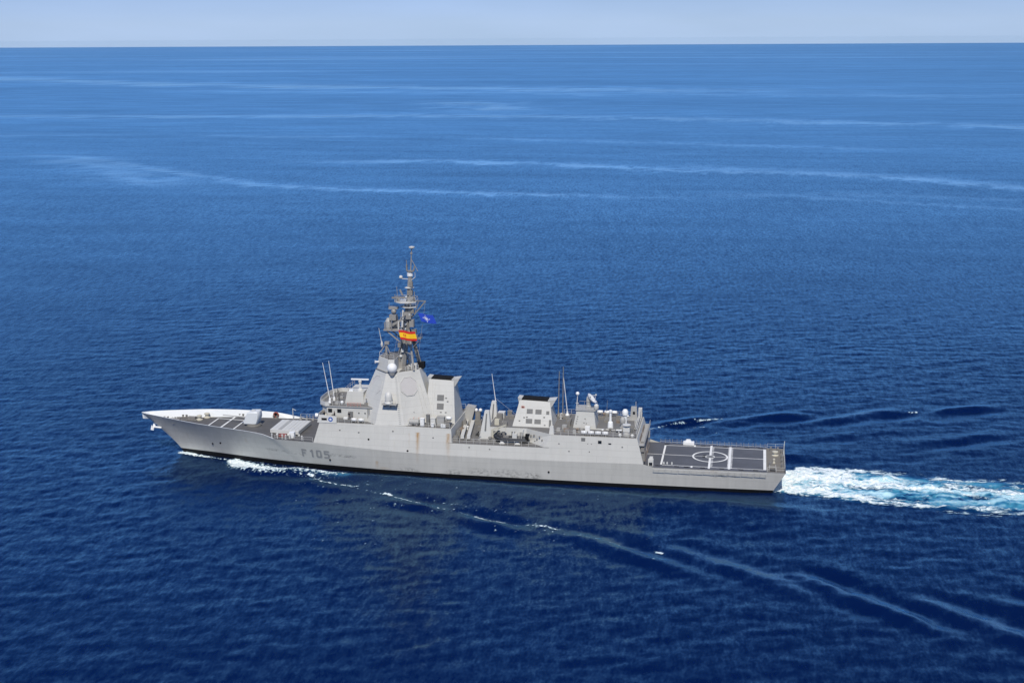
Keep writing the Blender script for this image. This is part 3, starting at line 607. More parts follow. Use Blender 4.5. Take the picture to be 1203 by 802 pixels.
for k, x in enumerate((84.2, 86.0, 88.2, 90.0)):
    c = MB(); c.box(x, x+.8, -5.02, -4.8, 8.15, 10.0); P(c, 'door', M['grey'] if k % 2 else M['vent'], hangar)
# diagonal bulkhead clutter
for u, z in ((.2, 9.6), (.35, 9.9), (.5, 9.2), (.62, 9.9), (.75, 9.3), (.85, 8.7), (.4, 8.6)):
    x = 91.6+(96.6-91.6)*u; y = -5.0-(8.8-5.0)*u; c = MB(); c.box(x-.14, x+.14, y-.16, y+.1, z-.14, z+.14); P(c, 'bulkhead_fitting', M['drab'], hangar)
# hangar aft face: two doors and side fittings
for y0, y1 in ((-5.6, -.6), (.6, 5.6)):
    c = MB(); c.frustum([(xaft(5)-.1, y0, 5.0), (xaft(5)+.08, y0, 5.0), (xaft(5)+.08, y1, 5.0), (xaft(5)-.1, y1, 5.0)], [(xaft(9.9)-.1, y0, 9.9), (xaft(9.9)+.08, y0, 9.9), (xaft(9.9)+.08, y1, 9.9), (xaft(9.9)-.1, y1, 9.9)]); dd = P(c, 'hangar_door', M['brown'], hangar)
    c = MB()
    for k in range(6):
        z = 5.4+k*.75; c.box(xaft(z)+.06, xaft(z)+.13, y0+.1, y1-.1, z-.05, z+.05)
    P(c, 'door_slat', M['drab'], dd)
for y in (-8.1, -7.1, -6.3, 6.4, 7.4):
    c = MB(); z0 = 5.6+abs(y) % 1.3; x = xaft(z0); c.box(x-.3, x+.35, y-.3, y+.3, z0, z0+1.6); c.box(x-.5, x+.2, y-.25, y+.25, z0+2.0, z0+2.8); P(c, 'wall_locker', M['drab'] if y < 0 else M['grey'], hangar)
c = MB(); c.box(xaft(9.3), xaft(9.3)+1.1, -8.4, 8.4, 9.2, 9.3)
for y in np.arange(-8.3, 8.4, 1.38): c.bar((xaft(9.3)+1.05, y, 9.3), (xaft(9.3)+1.05, y, 10.3), .06, .06)
for z in (9.8, 10.3): c.bar((xaft(9.3)+1.05, -8.3, z), (xaft(9.3)+1.05, 8.3, z), .05, .05)
P(c, 'hangar_gallery', M['grey'], hangar)
# ---- roof fittings aft of funnel 2
b = MB(); b.prism([(101.3, -2.6), (106.3, -2.6), (106.3, 2.6), (101.3, 2.6)], 10.8, 14.6, top=[(102.0, -2.1), (105.8, -2.1), (105.8, 2.1), (102.0, 2.1)]); dh2 = P(b, 'director_house', M['upper'])
for x, z in ((103.7, 12.0), (104.2, 11.9), (103.9, 12.9), (102.3, 13.3), (102.2, 12.8), (102.1, 12.3), (102.0, 11.8)):
    c = MB(); y = -2.6+(z-10.8)*.13; c.box(x-.13, x+.13, y-.08, y+.1, z-.08, z+.08); P(c, 'wall_fitting', M['drab'], dh2)
c = MB(); c.box(101.8, 106.1, -2.3, 2.3, 14.6, 14.72)
for x in (101.9, 103.2, 104.6, 106.0):
    for y in (-2.25, 2.25): c.bar((x, y, 14.7), (x, y, 15.6), .05, .05)
for y in (-2.25, 2.25): c.bar((101.9, y, 15.55), (106, y, 15.55), .05, .05)
P(c, 'house_platform', M['grey'], dh2)
c = MB(); c.lathe((104.3, 0, 14.7), [(.7, 0), (.6, .5), (.45, .7), (.45, 2.0)], 14); c.box(104.0, 104.8, -.55, .55, 16.2, 17.2); fd = P(c, 'fire_control_director', M['grey'], dh2)
c = MB(); c.lathe((104.95, 0, 16.75), [(.2, -.28), (.7, -.18), (1.15, .05), (1.32, .28), (1.25, .28), (.7, .02), (.1, -.08)], 24, axis=(.72, -.05, .69)); P(c, 'director_dish', M['dome'], fd, True)
c = MB()
for t in (0.5, 2.6, 4.7):
    nn = Vector((.72, -.05, .69)).normalized(); e1 = nn.cross(Vector((0, 1, 0))).normalized(); e2 = nn.cross(e1)
    c.bar(Vector((104.95, 0, 16.75))+nn*.2+(e1*math.cos(t)+e2*math.sin(t))*1.1, Vector((104.95, 0, 16.75))+nn*1.4, .06, .06)
c.ball(Vector((104.95, 0, 16.75))+nn*1.4, .2, 8); P(c, 'dish_feed', M['light'], fd)
c = MB(); c.tube((101.7, .3, 14.0), (101.9, .3, 17.4), .14, .09); c.bar((101.5, .3, 15.6), (102.2, .3, 15.6), .1, .1); pm = P(c, 'sensor_pole', M['light'], dh2)
c = MB(); c.ball((101.9, .3, 17.75), .42, 12); P(c, 'pole_ball', M['dome'], pm, True)
c = MB(); c.lathe((106.2, -1.2, 14.7), [(.3, 0), (.55, .4), (.5, 1.0), (.2, 1.3)], 12); P(c, 'lamp_housing', M['light'], dh2, True)
b = MB(); b.box(104.2, 105.2, -4.6, -3.8, 10.81, 11.75); P(b, 'roof_locker', M['dome'])
b = MB(); b.lathe((109.3, -1.3, 10.81), [(.65, 0), (.55, 1.2), (.5, 1.35), (.28, 1.5), (.22, 3.4), (.35, 3.5), (.35, 3.9), (.15, 4.05)], 14); P(b, 'navigation_beacon', M['dome'], smooth=True)
for x, y, r_, zz, m_ in ((112.2, 1.6, .68, 13.5, 'dome'), (111.9, -.6, .62, 12.35, 'grey')):
    b = MB(); b.lathe((x, y, 10.81), [(.45, 0), (.4, zz-10.81-.6), (r_*.9, zz-10.81-.5), (r_, zz-10.81), (r_*.92, zz-10.4), (r_*.6, zz-10.05), (.02, zz-9.93)], 18); P(b, 'satellite_radome', M[m_], smooth=True)
cw = MB(); cw.lathe((113.3, -6.6, 10.81), [(.85, 0), (.8, .5), (.6, .7), (.6, 1.0)], 16); cwp = P(cw, 'gun_mount', M['grey'], smooth=True)
c = MB(); c.box(112.6, 114.0, -7.1, -6.1, 11.7, 12.7); c.lathe((113.3, -6.6, 12.7), [(.35, 0), (.5, .3), (.9, .4), (.9, .55), (.3, .62)], 16); P(c, 'mount_housing', M['light'], cwp)
for dx in (-1.3, 1.3):
    c = MB(); c.lathe((113.3+dx, -7.4, 10.81), [(.35, 0), (.42, .3), (.2, .6)], 10); P(c, 'mount_drum', M['light'], cwp, True)
b = MB(); b.box(110.9, 112.1, -5.0, -4.3, 11.3, 11.45); b.tube((111.5, -4.65, 10.81), (111.5, -4.65, 11.3), .15); P(b, 'roof_table', M['dome'])
b = MB(); b.prism([(112.9, 5.6), (114.5, 5.6), (114.5, 7.2), (112.9, 7.2)], 10.81, 13.6, top=[(113.1, 5.8), (114.3, 5.8), (114.3, 7.0), (113.1, 7.0)]); b.bar((114.1, 6.4, 13.6), (114.1, 6.4, 14.8), .12, .12); sb = P(b, 'sensor_cabin', M['grey'])
c = MB(); c.box(113.5, 114.0, 5.62, 5.8, 12.1, 12.7); P(c, 'cabin_window', M['window'], sb)
c = MB(); c.box(111.6, 115.4, 4.9, 8.0, 10.82, 10.95); P(c, 'cabin_platform', M['grey'], sb)
b = MB()
for o in (0, .6):
    b.bar((115.1+o*.3, 7.6, 13.1), (114.7+o*.6, -2.8, 11.2), .1, .12)
for k in range(14):
    a = k/13; b.bar((115.1-.4*a, 7.6-10.4*a, 13.1-1.9*a), (115.28-.22*a, 7.6-10.4*a, 13.1-1.9*a), .07, .07)
b.box(114.6, 115.4, 7.2, 8.0, 10.81, 13.1); P(b, 'deck_crane', M['light'])
# whip antennas abaft funnel 2
for x, y, z0, x1, z1, m_, r_ in ((97.0, 5.0, 10.8, 97.2, 21.4, 'drab', .13), (97.9, 5.6, 10.8, 98.0, 22.3, 'drab', .13), (98.9, 5.8, 10.8, 97.9, 20.8, 'dome', .10), (107.5, 7.9, 10.8, 107.6, 14.5, 'drab', .05)):
    b = MB(); b.lathe((x, y, z0), [(.5, 0), (.45, .5), (.22, .9), (.18, 1.3)], 10); b.tube((x, y, z0+1.2), (x1, y, z1), r_, r_*.6, 6); P(b, 'whip_antenna', M[m_])
b = MB(); b.box(96.6, 99.6, 4.4, 7.4, 10.81, 11.2); P(b, 'antenna_base', M['drab'])
for x, y, sx, sy, sz, m_ in ((99.6, -3.5, .5, .5, .8, 'grey'), (100.2, -1.0, .4, .7, 1.1, 'drab'), (99.8, 2.0, .6, .6, .8, 'drab'), (98.6, -5.6, .4, .4, .7, 'grey'), (108.0, -4.0, .25, .25, .35, 'dome'), (108.3, 3.8, .8, 1.0, .5, 'drab'), (110.4, 5.2, .5, .5, .9, 'drab'), (100.6, -6.2, .5, .3, .6, 'drab'), (102.2, -6.9, .3, .3, .8, 'grey'), (114.2, -2.3, .4, .4, 1.0, 'drab'), (114.6, 1.6, .3, .8, 1.1, 'grey'), (86.5, -3.2, .5, .4, .9, 'drab'), (84.6, -2.6, .5, .5, 1.2, 'beige'), (84.4, 1.4, .6, .6, 1.3, 'drab'), (87.0, 2.8, .5, .7, .7, 'drab'), (107.2, 5.6, 1.6, .3, .4, 'drab'), (107.6, -3.0, 3.0, .12, .12, 'light'), (111.8, -2.6, .35, .35, .7, 'grey')):
    b = MB(); b.box(x-sx, x+sx, y-sy, y+sy, 10.81, 10.81+sz); b.box(x-sx*.6, x+sx*.5, y-sy*.6, y+sy*.6, 10.81+sz, 10.9+sz); P(b, 'roof_fitting', M[m_])
# smaller gear scattered over the boat deck and the hangar roof
rg_ = random.Random(5)
for k in range(46):
    if k < 20: x, y, z = rg_.uniform(76.3, 92), rg_.uniform(-8.4, -5.6) if rg_.random() < .45 else rg_.uniform(-5.4, 7.5), 8.1
    else: x, y, z = rg_.uniform(97.5, 115), rg_.choice([rg_.uniform(-7.0, -3.2), rg_.uniform(2.8, 7.5)]), 10.81
    if z < 9 and x > 82.3 and y > -5.4: z = 10.81; y = max(y, -4.2)
    if z < 9 and 84.3 < x < 92.6: continue
    c = MB(); w_, d_, h_ = rg_.uniform(.18, .5), rg_.uniform(.18, .5), rg_.uniform(.3, 1.15); t_ = k % 4
    if t_ == 0: c.box(x-w_, x+w_, y-d_, y+d_, z, z+h_); c.box(x-w_*1.1, x+w_*1.1, y-d_*1.1, y+d_*1.1, z+h_, z+h_+.06)
    elif t_ == 1: c.lathe((x, y, z), [(w_*.6, 0), (w_*.6, h_*.7), (w_*1.0, h_*.75), (w_*.9, h_), (w_*.3, h_*1.12)], 10)
    elif t_ == 2: c.tube((x, y, z), (x, y, z+h_*1.5), .07); c.tube((x, y, z+h_*1.5), (x+.35, y, z+h_*1.5), .07); c.box(x-.2, x+.2, y-.2, y+.2, z, z+.2)
    else: c.lathe((x, y, z+.35), [(.28, 0), (.32, .08), (.32, .6), (.28, .7)], 10, axis=(rg_.uniform(-1, 1), 1, 0)); c.box(x-.25, x+.25, y, y+.6, z, z+.15)
    P(c, 'deck_fitting', M[rg_.choice(['drab', 'grey', 'vent', 'drab', 'light', 'brown', 'dome'])])
# searchlight post above the hangar's front corner
b = MB(); b.frustum([(96.9, -8.2, 10.81), (98.0, -8.2, 10.81), (98.0, -7.3, 10.81), (96.9, -7.3, 10.81)], [(97.1, -8.0, 12.5), (97.8, -8.0, 12.5), (97.8, -7.4, 12.5), (97.1, -7.4, 12.5)]); P(b, 'vent_trunk', M['light'])

# ---- flight deck
FZ = 4.9
fd_ = MB(); fp = [(xaft(5)-.6, -9.15), (130, -9.0), (146.7, -8.65)]; fd_.prism(fp+mir(fp), FZ-.06, FZ); fdeck = P(fd_, 'flight_deck', M['fdeck'])
qd = MB(); qp = [(142.75, -8.45), (146.5, -8.4)]; qd.prism(qp+mir(qp), FZ+.002, FZ+.008); P(qd, 'quarterdeck', M['qdeck'], fdeck)
mk = MB(); zz = lambda x: FZ+.014
def fl(x0, x1, y0, y1): flat(mk, x0, x1, y0, y1, zz)
fl(120.55, 120.95, -6.9, 7.1); fl(142.1, 142.7, -7.3, 7.4)
for y in (-7.2, 7.15): fl(120.95, 142.1, y-.1, y+.14)
fl(116.9, 127.0, .12, .34); fl(134.4, 142.1, .12, .34)
P(mk, 'deck_marking', M['white'], fdeck)
mk = MB(); zz = lambda x: FZ+.019
fl(130.6, 131.05, -8.2, 8.3); fl(134.75, 135.25, -7.9, 7.9)
for k in range(15): y = -6.7+k*.95; fl(131.05, 131.5, y, y+.3)
for k in range(17):
    y = -7.1+k*.87; fl(134.55, 134.75, y, y+.35); fl(135.25, 135.6, y, y+.35)
for y in (-7.9, 7.1): fl(127.0, 127.4, y-.2, y+1.0)
P(mk, 'deck_marking', M['white'], fdeck)
mk = MB(); zz = lambda x: FZ+.024
def ring(r0, r1, cx=130.8, cy=.15, n=64):
    vs = []
    for i in range(n):
        t = 2*math.pi*i/n; vs += [(cx+r0*math.cos(t), cy+r0*math.sin(t), FZ+.024), (cx+r1*math.cos(t), cy+r1*math.sin(t), FZ+.024)]
    mk.add(vs, [(2*i, 2*i+1, (2*i+3) % (2*n), (2*i+2) % (2*n)) for i in range(n)])
ring(3.45, 3.85); ring(.85, 1.05)
P(mk, 'landing_circle', M['white'], fdeck)
gr = MB(); gr.lathe((130.8, .15, FZ+.03), [(.8, 0), (.8, .03)], 20); P(gr, 'harpoon_grid', M['vent'], fdeck)
mk = MB(); fl(127.2, 134.3, .14, .3); P(mk, 'deck_marking', M['white'], fdeck)
for x0_, y0_, y1_, w_ in [(129.2, -.7, -.25, .5), (129.3, .55, 1.0, .5)]+[(x, -8.05, -7.7, 1.0) for x in (119.6, 123.6, 125.6, 129.0, 133.0, 137.0, 140.0)]+[(x, 7.85, 8.2, 1.0) for x in (120.5, 128.5, 133.3, 138.0, 141)]:
    dk = MB(); dk.box(x0_, x0_+w_, y0_, y1_, FZ+.004, FZ+.05); P(dk, 'deck_recess', M['black'], fdeck)
for x in (121.3, 122.0, 123.0):
    b = MB(); b.lathe((x, -6.5, FZ), [(.16, 0), (.2, .1), (.12, .45), (.16, .5)], 8); P(b, 'deck_light', M['light'], fdeck)
b = MB(); b.box(118.1, 119.2, -8.3, -7.3, FZ, FZ+1.35); b.frustum([(118.2, -8.2, FZ+1.35), (119.1, -8.2, FZ+1.35), (119.1, -7.4, FZ+1.35), (118.2, -7.4, FZ+1.35)], [(118.4, -8.1, FZ+1.9), (119.1, -8.1, FZ+1.9), (119.1, -7.5, FZ+1.9), (118.4, -7.5, FZ+1.9)]); hut = P(b, 'control_booth', M['light'])
b = MB(); b.box(118.3, 119.0, -8.33, -8.2, FZ+.1, FZ+.75); P(b, 'booth_opening', M['window'], hut)
# safety nets
for side in (-1, 1):
    for k in range(9):
        x0 = 119.3+k*2.62; y = side*(itp(x0+1.2, YDK)+.02); 
        b = MB()
        for q in range(3): b.bar((x0+.1+q*1.15, y, FZ-.07), (x0+.1+q*1.15, y+side*.8, FZ-.05), .035, .035)
        nt = P(b, 'safety_net', M['light'])
        b = MB(); b.bar((x0, y+side*.8, FZ-.04), (x0+2.5, y+side*.8, FZ-.04), .07, .09); P(b, 'net_frame', M['light'], nt)
        if side > 0:
            b = MB()
            for q in range(3): b.bar((x0+.2+q*1.0, y+side*.3, FZ-.1), (x0+.2+q*1.0, y+side*.5, FZ+.75), .06, .06)
            b.bar((x0, y+side*.45, FZ+.45), (x0+2.5, y+side*.45, FZ+.45), .05, .05); P(b, 'net_stanchion', M['drab'], nt)
b = MB(); b.box(124.6, 127.0, 7.9, 8.9, FZ+.02, FZ+.7); b.frustum([(124.9, 8.0, FZ+.7), (126.4, 8.0, FZ+.7), (126.4, 8.8, FZ+.7), (124.9, 8.8, FZ+.7)], [(125.3, 8.1, FZ+1.2), (126.1, 8.1, FZ+1.2), (126.1, 8.7, FZ+1.2), (125.3, 8.7, FZ+1.2)]); P(b, 'deck_edge_cabinet', M['dome'])
# quarterdeck fittings
for x, y, r_ in ((144.6, 3.3, .75), (144.3, -2.2, .3)):
    b = MB(); b.lathe((x, y, FZ), [(r_, 0), (r_, .15), (r_*.55, .25), (r_*.55, .6), (r_*.85, .7), (r_*.85, .95), (r_*.2, 1.05)], 14); P(b, 'capstan', M['beige'], smooth=True)
for x, y in ((146.0, -1.5), (146.0, -4.8), (146.0, 1.5), (146.0, 5.2), (143.7, 6.6), (145.2, 6.6), (143.5, -4.0)):
    b = MB(); b.box(x-.28, x+.28, y-.7, y+.7, FZ, FZ+.1)
    for d_ in (-.42, .42): b.lathe((x, y+d_, FZ+.1), [(.2, 0), (.2, .5), (.27, .52), (.27, .6)], 10)
    P(b, 'bollard', M['drab'])
b = MB(); b.box(143.3, 144.6, -7.8, -6.4, FZ+.01, FZ+.03); st_ = P(b, 'stair_hatch', M['black'])
b = MB()
for x in (143.3, 144.6): b.bar((x, -7.8, FZ), (x, -7.8, FZ+1.0), .05, .05); b.bar((x, -6.4, FZ), (x, -6.4, FZ+1.0), .05, .05)
b.bar((143.3, -7.8, FZ+1), (144.6, -7.8, FZ+1), .05, .05); b.bar((144.6, -7.8, FZ+1), (144.6, -6.4, FZ+1), .05, .05); P(b, 'hatch_rail', M['light'], st_)
b = MB(); b.tube((146.3, 3.0, FZ), (146.5, 3.0, FZ+3.4), .07); P(b, 'flagstaff', M['light'])
# ---- guard rails
def rail(pts, name='guard_rail', h=1.05, step=1.5, th=.055, m_='light'):
    mb = MB()
    for (a, b) in zip(pts, pts[1:]):
        a, b = Vector(a), Vector(b); n = max(1, int((b-a).length/step))
        for i in range(n+1):
            p = a.lerp(b, i/n); mb.bar(p, p+Vector((0, 0, h)), th, th)
        for k in (.5, 1.0): mb.bar(a+Vector((0, 0, h*k)), b+Vector((0, 0, h*k)), .035, .035)
    return P(mb, name, M[m_])
for s in (-1, 1):
    rail([(35.6, s*8.7, 6.85), (40, s*8.9, 6.8), (44.4, s*9.0, 6.75)])
    rail([(50.2, s*8.35, 11.27), (57.8, s*8.35, 11.27)]); rail([(66, s*8.3, 11.15), (75.2, s*8.3, 11.05)])
    rail([(76, s*8.9, 8.1), (95.6, s*8.9, 8.1)]); rail([(97.9, s*8.4, 10.8), (115.4, s*8.3, 10.8)])
    rail([(142.9, s*8.4, FZ), (146.5, s*8.4, FZ)])
rail([(146.5, -8.4, FZ), (146.5, 8.4, FZ)]); rail([(115.4, -8.3, 10.8), (115.4, 8.3, 10.8)])
rail([(45.3, -4.6, 14.43), (46.7, -6.1, 14.43), (51.5, -6.1, 14.43)]); rail([(50.6, -3.5, 17.0), (50.6, 3.5, 17.0)])
rail([(63.2, -4.6, 22.2), (66.8, -1.3, 22.2)]); rail([(58.1, -1.6, 24.9), (60.9, -4.3, 24.9), (62.1, -4.3, 24.9)], th=.07)
for x, y0 in ((34.5, -7.6), (35.8, -7.7), (37.0, -7.9), (37.9, -8.1), (41.6, -8.0), (38.6, -7.4)):
    b = MB(); z = zdeck(x); b.tube((x, y0, z), (x, y0, z+.85), .13); b.ball((x, y0, z+.9), .2, 8); P(b, 'deck_post', M['light'])
b = MB(); b.bar((34.2, 7.4, 6.85), (34.2, 7.4, 9.5), .12, .12); b.bar((34.2, 7.4, 9.4), (35.0, 7.2, 9.1), .1, .1); P(b, 'jackstay_post', M['light'])
for x in (36, 37.5, 39, 40.6, 42.2):
    b = MB(); z = zdeck(x); b.tube((x, 7.6, z), (x, 7.6, z+1.2), .1); b.box(x-.25, x+.25, 7.3, 7.8, z, z+.5); P(b, 'deck_post', M['grey'])

# ---- mast
ma = MB()
def oct_(c, r, ry=None): return [(c[0]+r*math.cos(math.pi/8+k*math.pi/4), c[1]+(ry or r)*math.sin(math.pi/8+k*math.pi/4), c[2]) for k in range(8)]
for a, b in (((62.5, 0, 22.2, 1.15), (63.3, 0, 27.5, .95)), ((63.3, 0, 27.5, .95), (64.1, 0, 33.0, .85)), ((64.1, 0, 33.0, .85), (64.6, 0, 37.2, .62)), ((64.6, 0, 37.2, .6), (64.85, 0, 40.3, .48)), ((64.85, 0, 40.3, .55), (65.1, 0, 43.8, .42))):
    ma.frustum(oct_(a[:3], a[3]), oct_(b[:3], b[3]))
mast = P(ma, 'mast', M['mastgrey'])
def mp(name, m_, fn, parent=None, smooth=False):
    b = MB(); fn(b); return P(b, name, M[m_], parent or mast, smooth)
for y in (-2.5, 2.5): mp('mast_leg', 'mastgrey', lambda b: b.tube((66.0, y, 22.2), (64.6, y*.16, 30.8), .26, .2))
mp('mast_leg', 'drab', lambda b: b.tube((66.9, 1.2, 22.2), (65.0, .5, 30.5), .2, .2))
mp('mast_brace', 'mastgrey', lambda b: (b.bar((63.0, -.6, 26.2), (65.6, -1.9, 25.6), .18, .18), b.bar((62.2, -.8, 25.5), (63.2, -1.6, 28.5), .22, .22), b.bar((63.4, -.5, 28.4), (65.0, -.8, 27.0), .16, .16)))
mp('antenna_pole', 'mastgrey', lambda b: (b.tube((65.15, 0, 43.8), (65.5, 0, 49.0), .15, .1), b.bar((65.4, 0, 46.4), (66.8, -.1, 43.9), .12, .12)))
mp('pole_cap', 'light', lambda b: b.lathe((65.5, 0, 48.75), [(.25, 0), (.62, .2), (.66, .45), (.1, .6)], 12))
mp('pole_collar', 'mastgrey', lambda b: b.lathe((65.38, 0, 47.6), [(.28, 0), (.28, .3)], 8))
mp('mast_platform', 'drab', lambda b: (b.lathe((65.1, 0, 43.75), [(.85, 0), (.85, .2)], 10), b.bar((64.5, -.3, 43.9), (64.3, -.3, 46.3), .12, .12), b.bar((64.2, .4, 43.9), (64.2, .4, 45.2), .3, .3), b.bar((65.8, .2, 43.9), (66.0, .2, 45.0), .25, .25)))
mp('antenna_drum', 'dome', lambda b: b.lathe((65.0, 0, 42.7), [(.62, 0), (.66, .1), (.66, .8), (.55, .9)], 14))
mp('antenna_arm', 'light', lambda b: (b.bar((64.9, -.2, 42.1), (62.9, -.3, 42.2), .14, .14), b.ball((63.0, -.3, 42.5), .42, 10), b.bar((65.2, -.2, 41.8), (66.2, -.3, 42.6), .12, .12), b.bar((66.2, -.3, 42.5), (66.2, -.3, 43.6), .08, .08)))
mp('mast_collar', 'light', lambda b: b.lathe((64.8, 0, 40.1), [(1.0, 0), (1.05, .12), (.6, .25)], 12))
# upper platform
def plat(b, cx, z, rx, ry, th=.22, railh=.9):
    b.frustum(oct_((cx, 0, z), rx, ry), oct_((cx, 0, z+th), rx, ry)); q = oct_((cx, 0, z+th), rx, ry)
    for k in range(8):
        a, c = Vector(q[k]), Vector(q[(k+1) % 8]); b.bar(a, a+Vector((0, 0, railh)), .06, .06); b.bar(a+Vector((0, 0, railh)), c+Vector((0, 0, railh)), .05, .05)
up_ = mp('mast_platform', 'light', lambda b: plat(b, 64.0, 37.0, 2.6, 2.2))
mp('mast_platform', 'light', lambda b: plat(b, 64.6, 35.9, 1.9, 1.7, .2, .6))
mp('search_radar', 'drab', lambda b: (b.lathe((62.4, -.6, 37.2), [(.4, 0), (.35, .6)], 10), b.bar((61.0, -1.0, 38.0), (63.8, -.2, 38.0), .4, .35)))
mp('identification_antenna', 'mastgrey', lambda b: (b.box(65.0, 65.9, -1.0, -.4, 37.2, 38.4), b.bar((61.9, .8, 37.2), (61.7, .8, 40.2), .09, .09), b.bar((63.0, .9, 38.2), (62.4, 1.0, 39.5), .3, .3)))
mp('mast_boom', 'drab', lambda b: (b.bar((65.8, -.3, 37.35), (68.5, -.3, 37.35), .2, .2), b.bar((68.4, -.3, 37.3), (65.0, -.4, 33.3), .22, .26), b.bar((66.9, -.3, 37.3), (66.0, -.4, 34.6), .14, .14)))
mp('yardarm', 'mastgrey', lambda b: (b.tube((64.0, -5.0, 34.3), (64.2, 5.0, 34.3), .15), b.tube((64.0, -5.0, 34.2), (64.2, -.5, 32.8), .1), b.tube((64.0, 5.0, 34.2), (64.2, .5, 32.8), .1), b.bar((64.0, -4.9, 34.3), (64.0, -4.9, 35.6), .1, .1), b.bar((64.0, 4.9, 34.3), (64.0, 4.9, 35.6), .1, .1), b.bar((64.0, -2.6, 34.3), (64.0, -2.6, 35.2), .2, .2)))
es = mp('sensor_platform', 'mastgrey', lambda b: (b.prism([(59.1, -1.6), (64.2, -1.9), (64.2, 1.9), (59.1, 1.6)], 30.7, 31.0), b.bar((62.6, -1.2, 28.3), (59.8, -1.2, 30.6), .25, .25), b.bar((62.6, 1.2, 28.3), (59.8, 1.2, 30.6), .25, .25), b.bar((59.6, -1.0, 31.2), (65.4, -.8, 34.4), .3, .55)))
mp('intercept_array', 'grey', lambda b: (b.lathe((60.0, -.6, 31.0), [(.6, 0), (.7, .4), (.7, 1.7), (.45, 2.1), (.3, 2.4)], 12), b.lathe((61.2, .4, 31.0), [(.6, 0), (.6, 1.6), (.75, 1.7), (.75, 2.6)], 10)), es)
mp('intercept_array', 'mastgrey', lambda b: (b.box(60.4, 61.9, -1.3, .2, 33.0, 34.2), b.ball((61.3, -.6, 34.9), .6, 10), b.box(60.2, 62.2, -.9, .2, 35.4, 35.9), b.bar((60.3, -.7, 35.4), (60.3, -.7, 36.8), .08, .08)), es)
mp('antenna_panel', 'light', lambda b: (b.bar((63.3, -1.3, 31.6), (63.6, -1.3, 35.4), .38, .22), b.bar((62.4, -1.2, 31.0), (62.5, -1.2, 32.8), .25, .25)))
for c_, q_ in (('mastgrey', (63.5, 65.3, -1.35, -.6, 33.4, 34.9)), ('mastgrey', (64.8, 65.8, -1.0, 0, 31.6, 33.2)), ('mastgrey', (62.9, 64.0, -1.1, -.4, 29.0, 30.4)), ('mastgrey', (64.6, 65.5, -.9, .2, 35.0, 35.8)),
               ('drab', (64.3, 65.3, -1.15, -.5, 27.5, 28.6)), ('drab', (62.2, 62.9, -1.4, -.8, 27.0, 28.0)), ('drab', (65.2, 66.2, -.6, .2, 30.0, 31.0)), ('drab', (63.9, 64.6, -1.2, -.6, 36.2, 36.9)),
               ('drab', (64.4, 65.6, -.75, .1, 38.6, 39.7)), ('drab', (65.0, 65.7, -.9, -.3, 40.5, 41.6)), ('drab', (62.0, 62.7, -1.1, -.5, 31.6, 32.4)), ('drab', (65.2, 65.9, -1.0, -.5, 34.6, 35.6)), ('light', (63.0, 63.5, -1.5, -1.0, 26.0, 26.7)), ('drab', (66.0, 66.6, -.9, -.3, 29.0, 29.8))):
    mp('antenna_box', c_, lambda b: b.box(*q_))
for c_, p_, q_ in (('drab', (62.6, -1.15, 24.0), (63.6, -.95, 30.5)), ('light', (64.9, -.75, 36.0), (65.2, -.55, 41.5)), ('drab', (63.9, -.95, 31), (64.3, -.8, 36.6)), ('mastgrey', (61.0, -1.7, 31), (61.0, -1.7, 33.6)), ('mastgrey', (59.4, -1.4, 31), (59.3, -1.4, 32.6)), ('mastgrey', (66.0, -.4, 37.3), (66.0, -.4, 39.4)), ('mastgrey', (62.0, -1.6, 37.2), (61.9, -1.6, 38.9))):
    mp('antenna_rod', c_, lambda b: b.tube(p_, q_, .11, .08, 6))
mp('lower_yard', 'drab', lambda b: (b.prism([(64.4, -1.0), (67.3, -.9), (67.3, .9), (64.4, 1.0)], 28.85, 29.0), b.bar((67.2, -.8, 28.9), (67.2, -.8, 29.9), .07, .07), b.bar((67.2, .8, 28.9), (67.2, .8, 29.9), .07, .07), b.bar((67.2, -.8, 29.9), (67.2, .8, 29.9), .06, .06), b.bar((67.1, -.5, 28.8), (65.3, -.4, 26.8), .14, .14)))
mp('satellite_radome', 'dome', lambda b: b.lathe((64.2, 1.6, 24.3), [(.5, -2.1), (.45, -.9), (.7, -.6), (.82, 0), (.75, .45), (.4, .85), (.02, .98)], 16), None, True)
mp('satellite_radome', 'grey', lambda b: b.lathe((64.6, -2.2, 22.2), [(.5, 0), (.5, .5), (.3, .7), (.3, 1.0)], 12), None, True)
for x, y in ((61.0, .0), (63.8, -2.4), (65.2, 2.0)):
    mp('roof_locker', 'drab', lambda b: b.box(x, x+.8, y-.4, y+.4, 22.2, 23.0))
fm = mp('forward_mast', 'mastgrey', lambda b: (b.tube((59.3, -.3, 24.9), (59.3, -.3, 27.7), .28, .2), b.bar((57.9, -.3, 25.6), (59.5, -.3, 27.9), .22, .22), b.bar((60.4, -.6, 24.9), (59.4, -.3, 27.2), .16, .16), b.bar((58.4, .9, 24.9), (59.3, -.3, 26.9), .14, .14), b.box(59.0, 60.0, -.7, .1, 27.4, 28.0)))
mp('whip_antenna', 'light', lambda b: (b.tube((58.2, -.3, 28.0), (57.7, -.3, 31.0), .10, .05, 6), b.lathe((58.3, -.3, 26.8), [(.2, 0), (.3, .5), (.15, 1.2)], 8)), fm)
mp('horn', 'dome', lambda b: b.lathe((58.1, -2.4, 23.9), [(.15, 0), (.2, .5), (.4, .9)], 10, axis=(-1, -.6, 0)), fm)
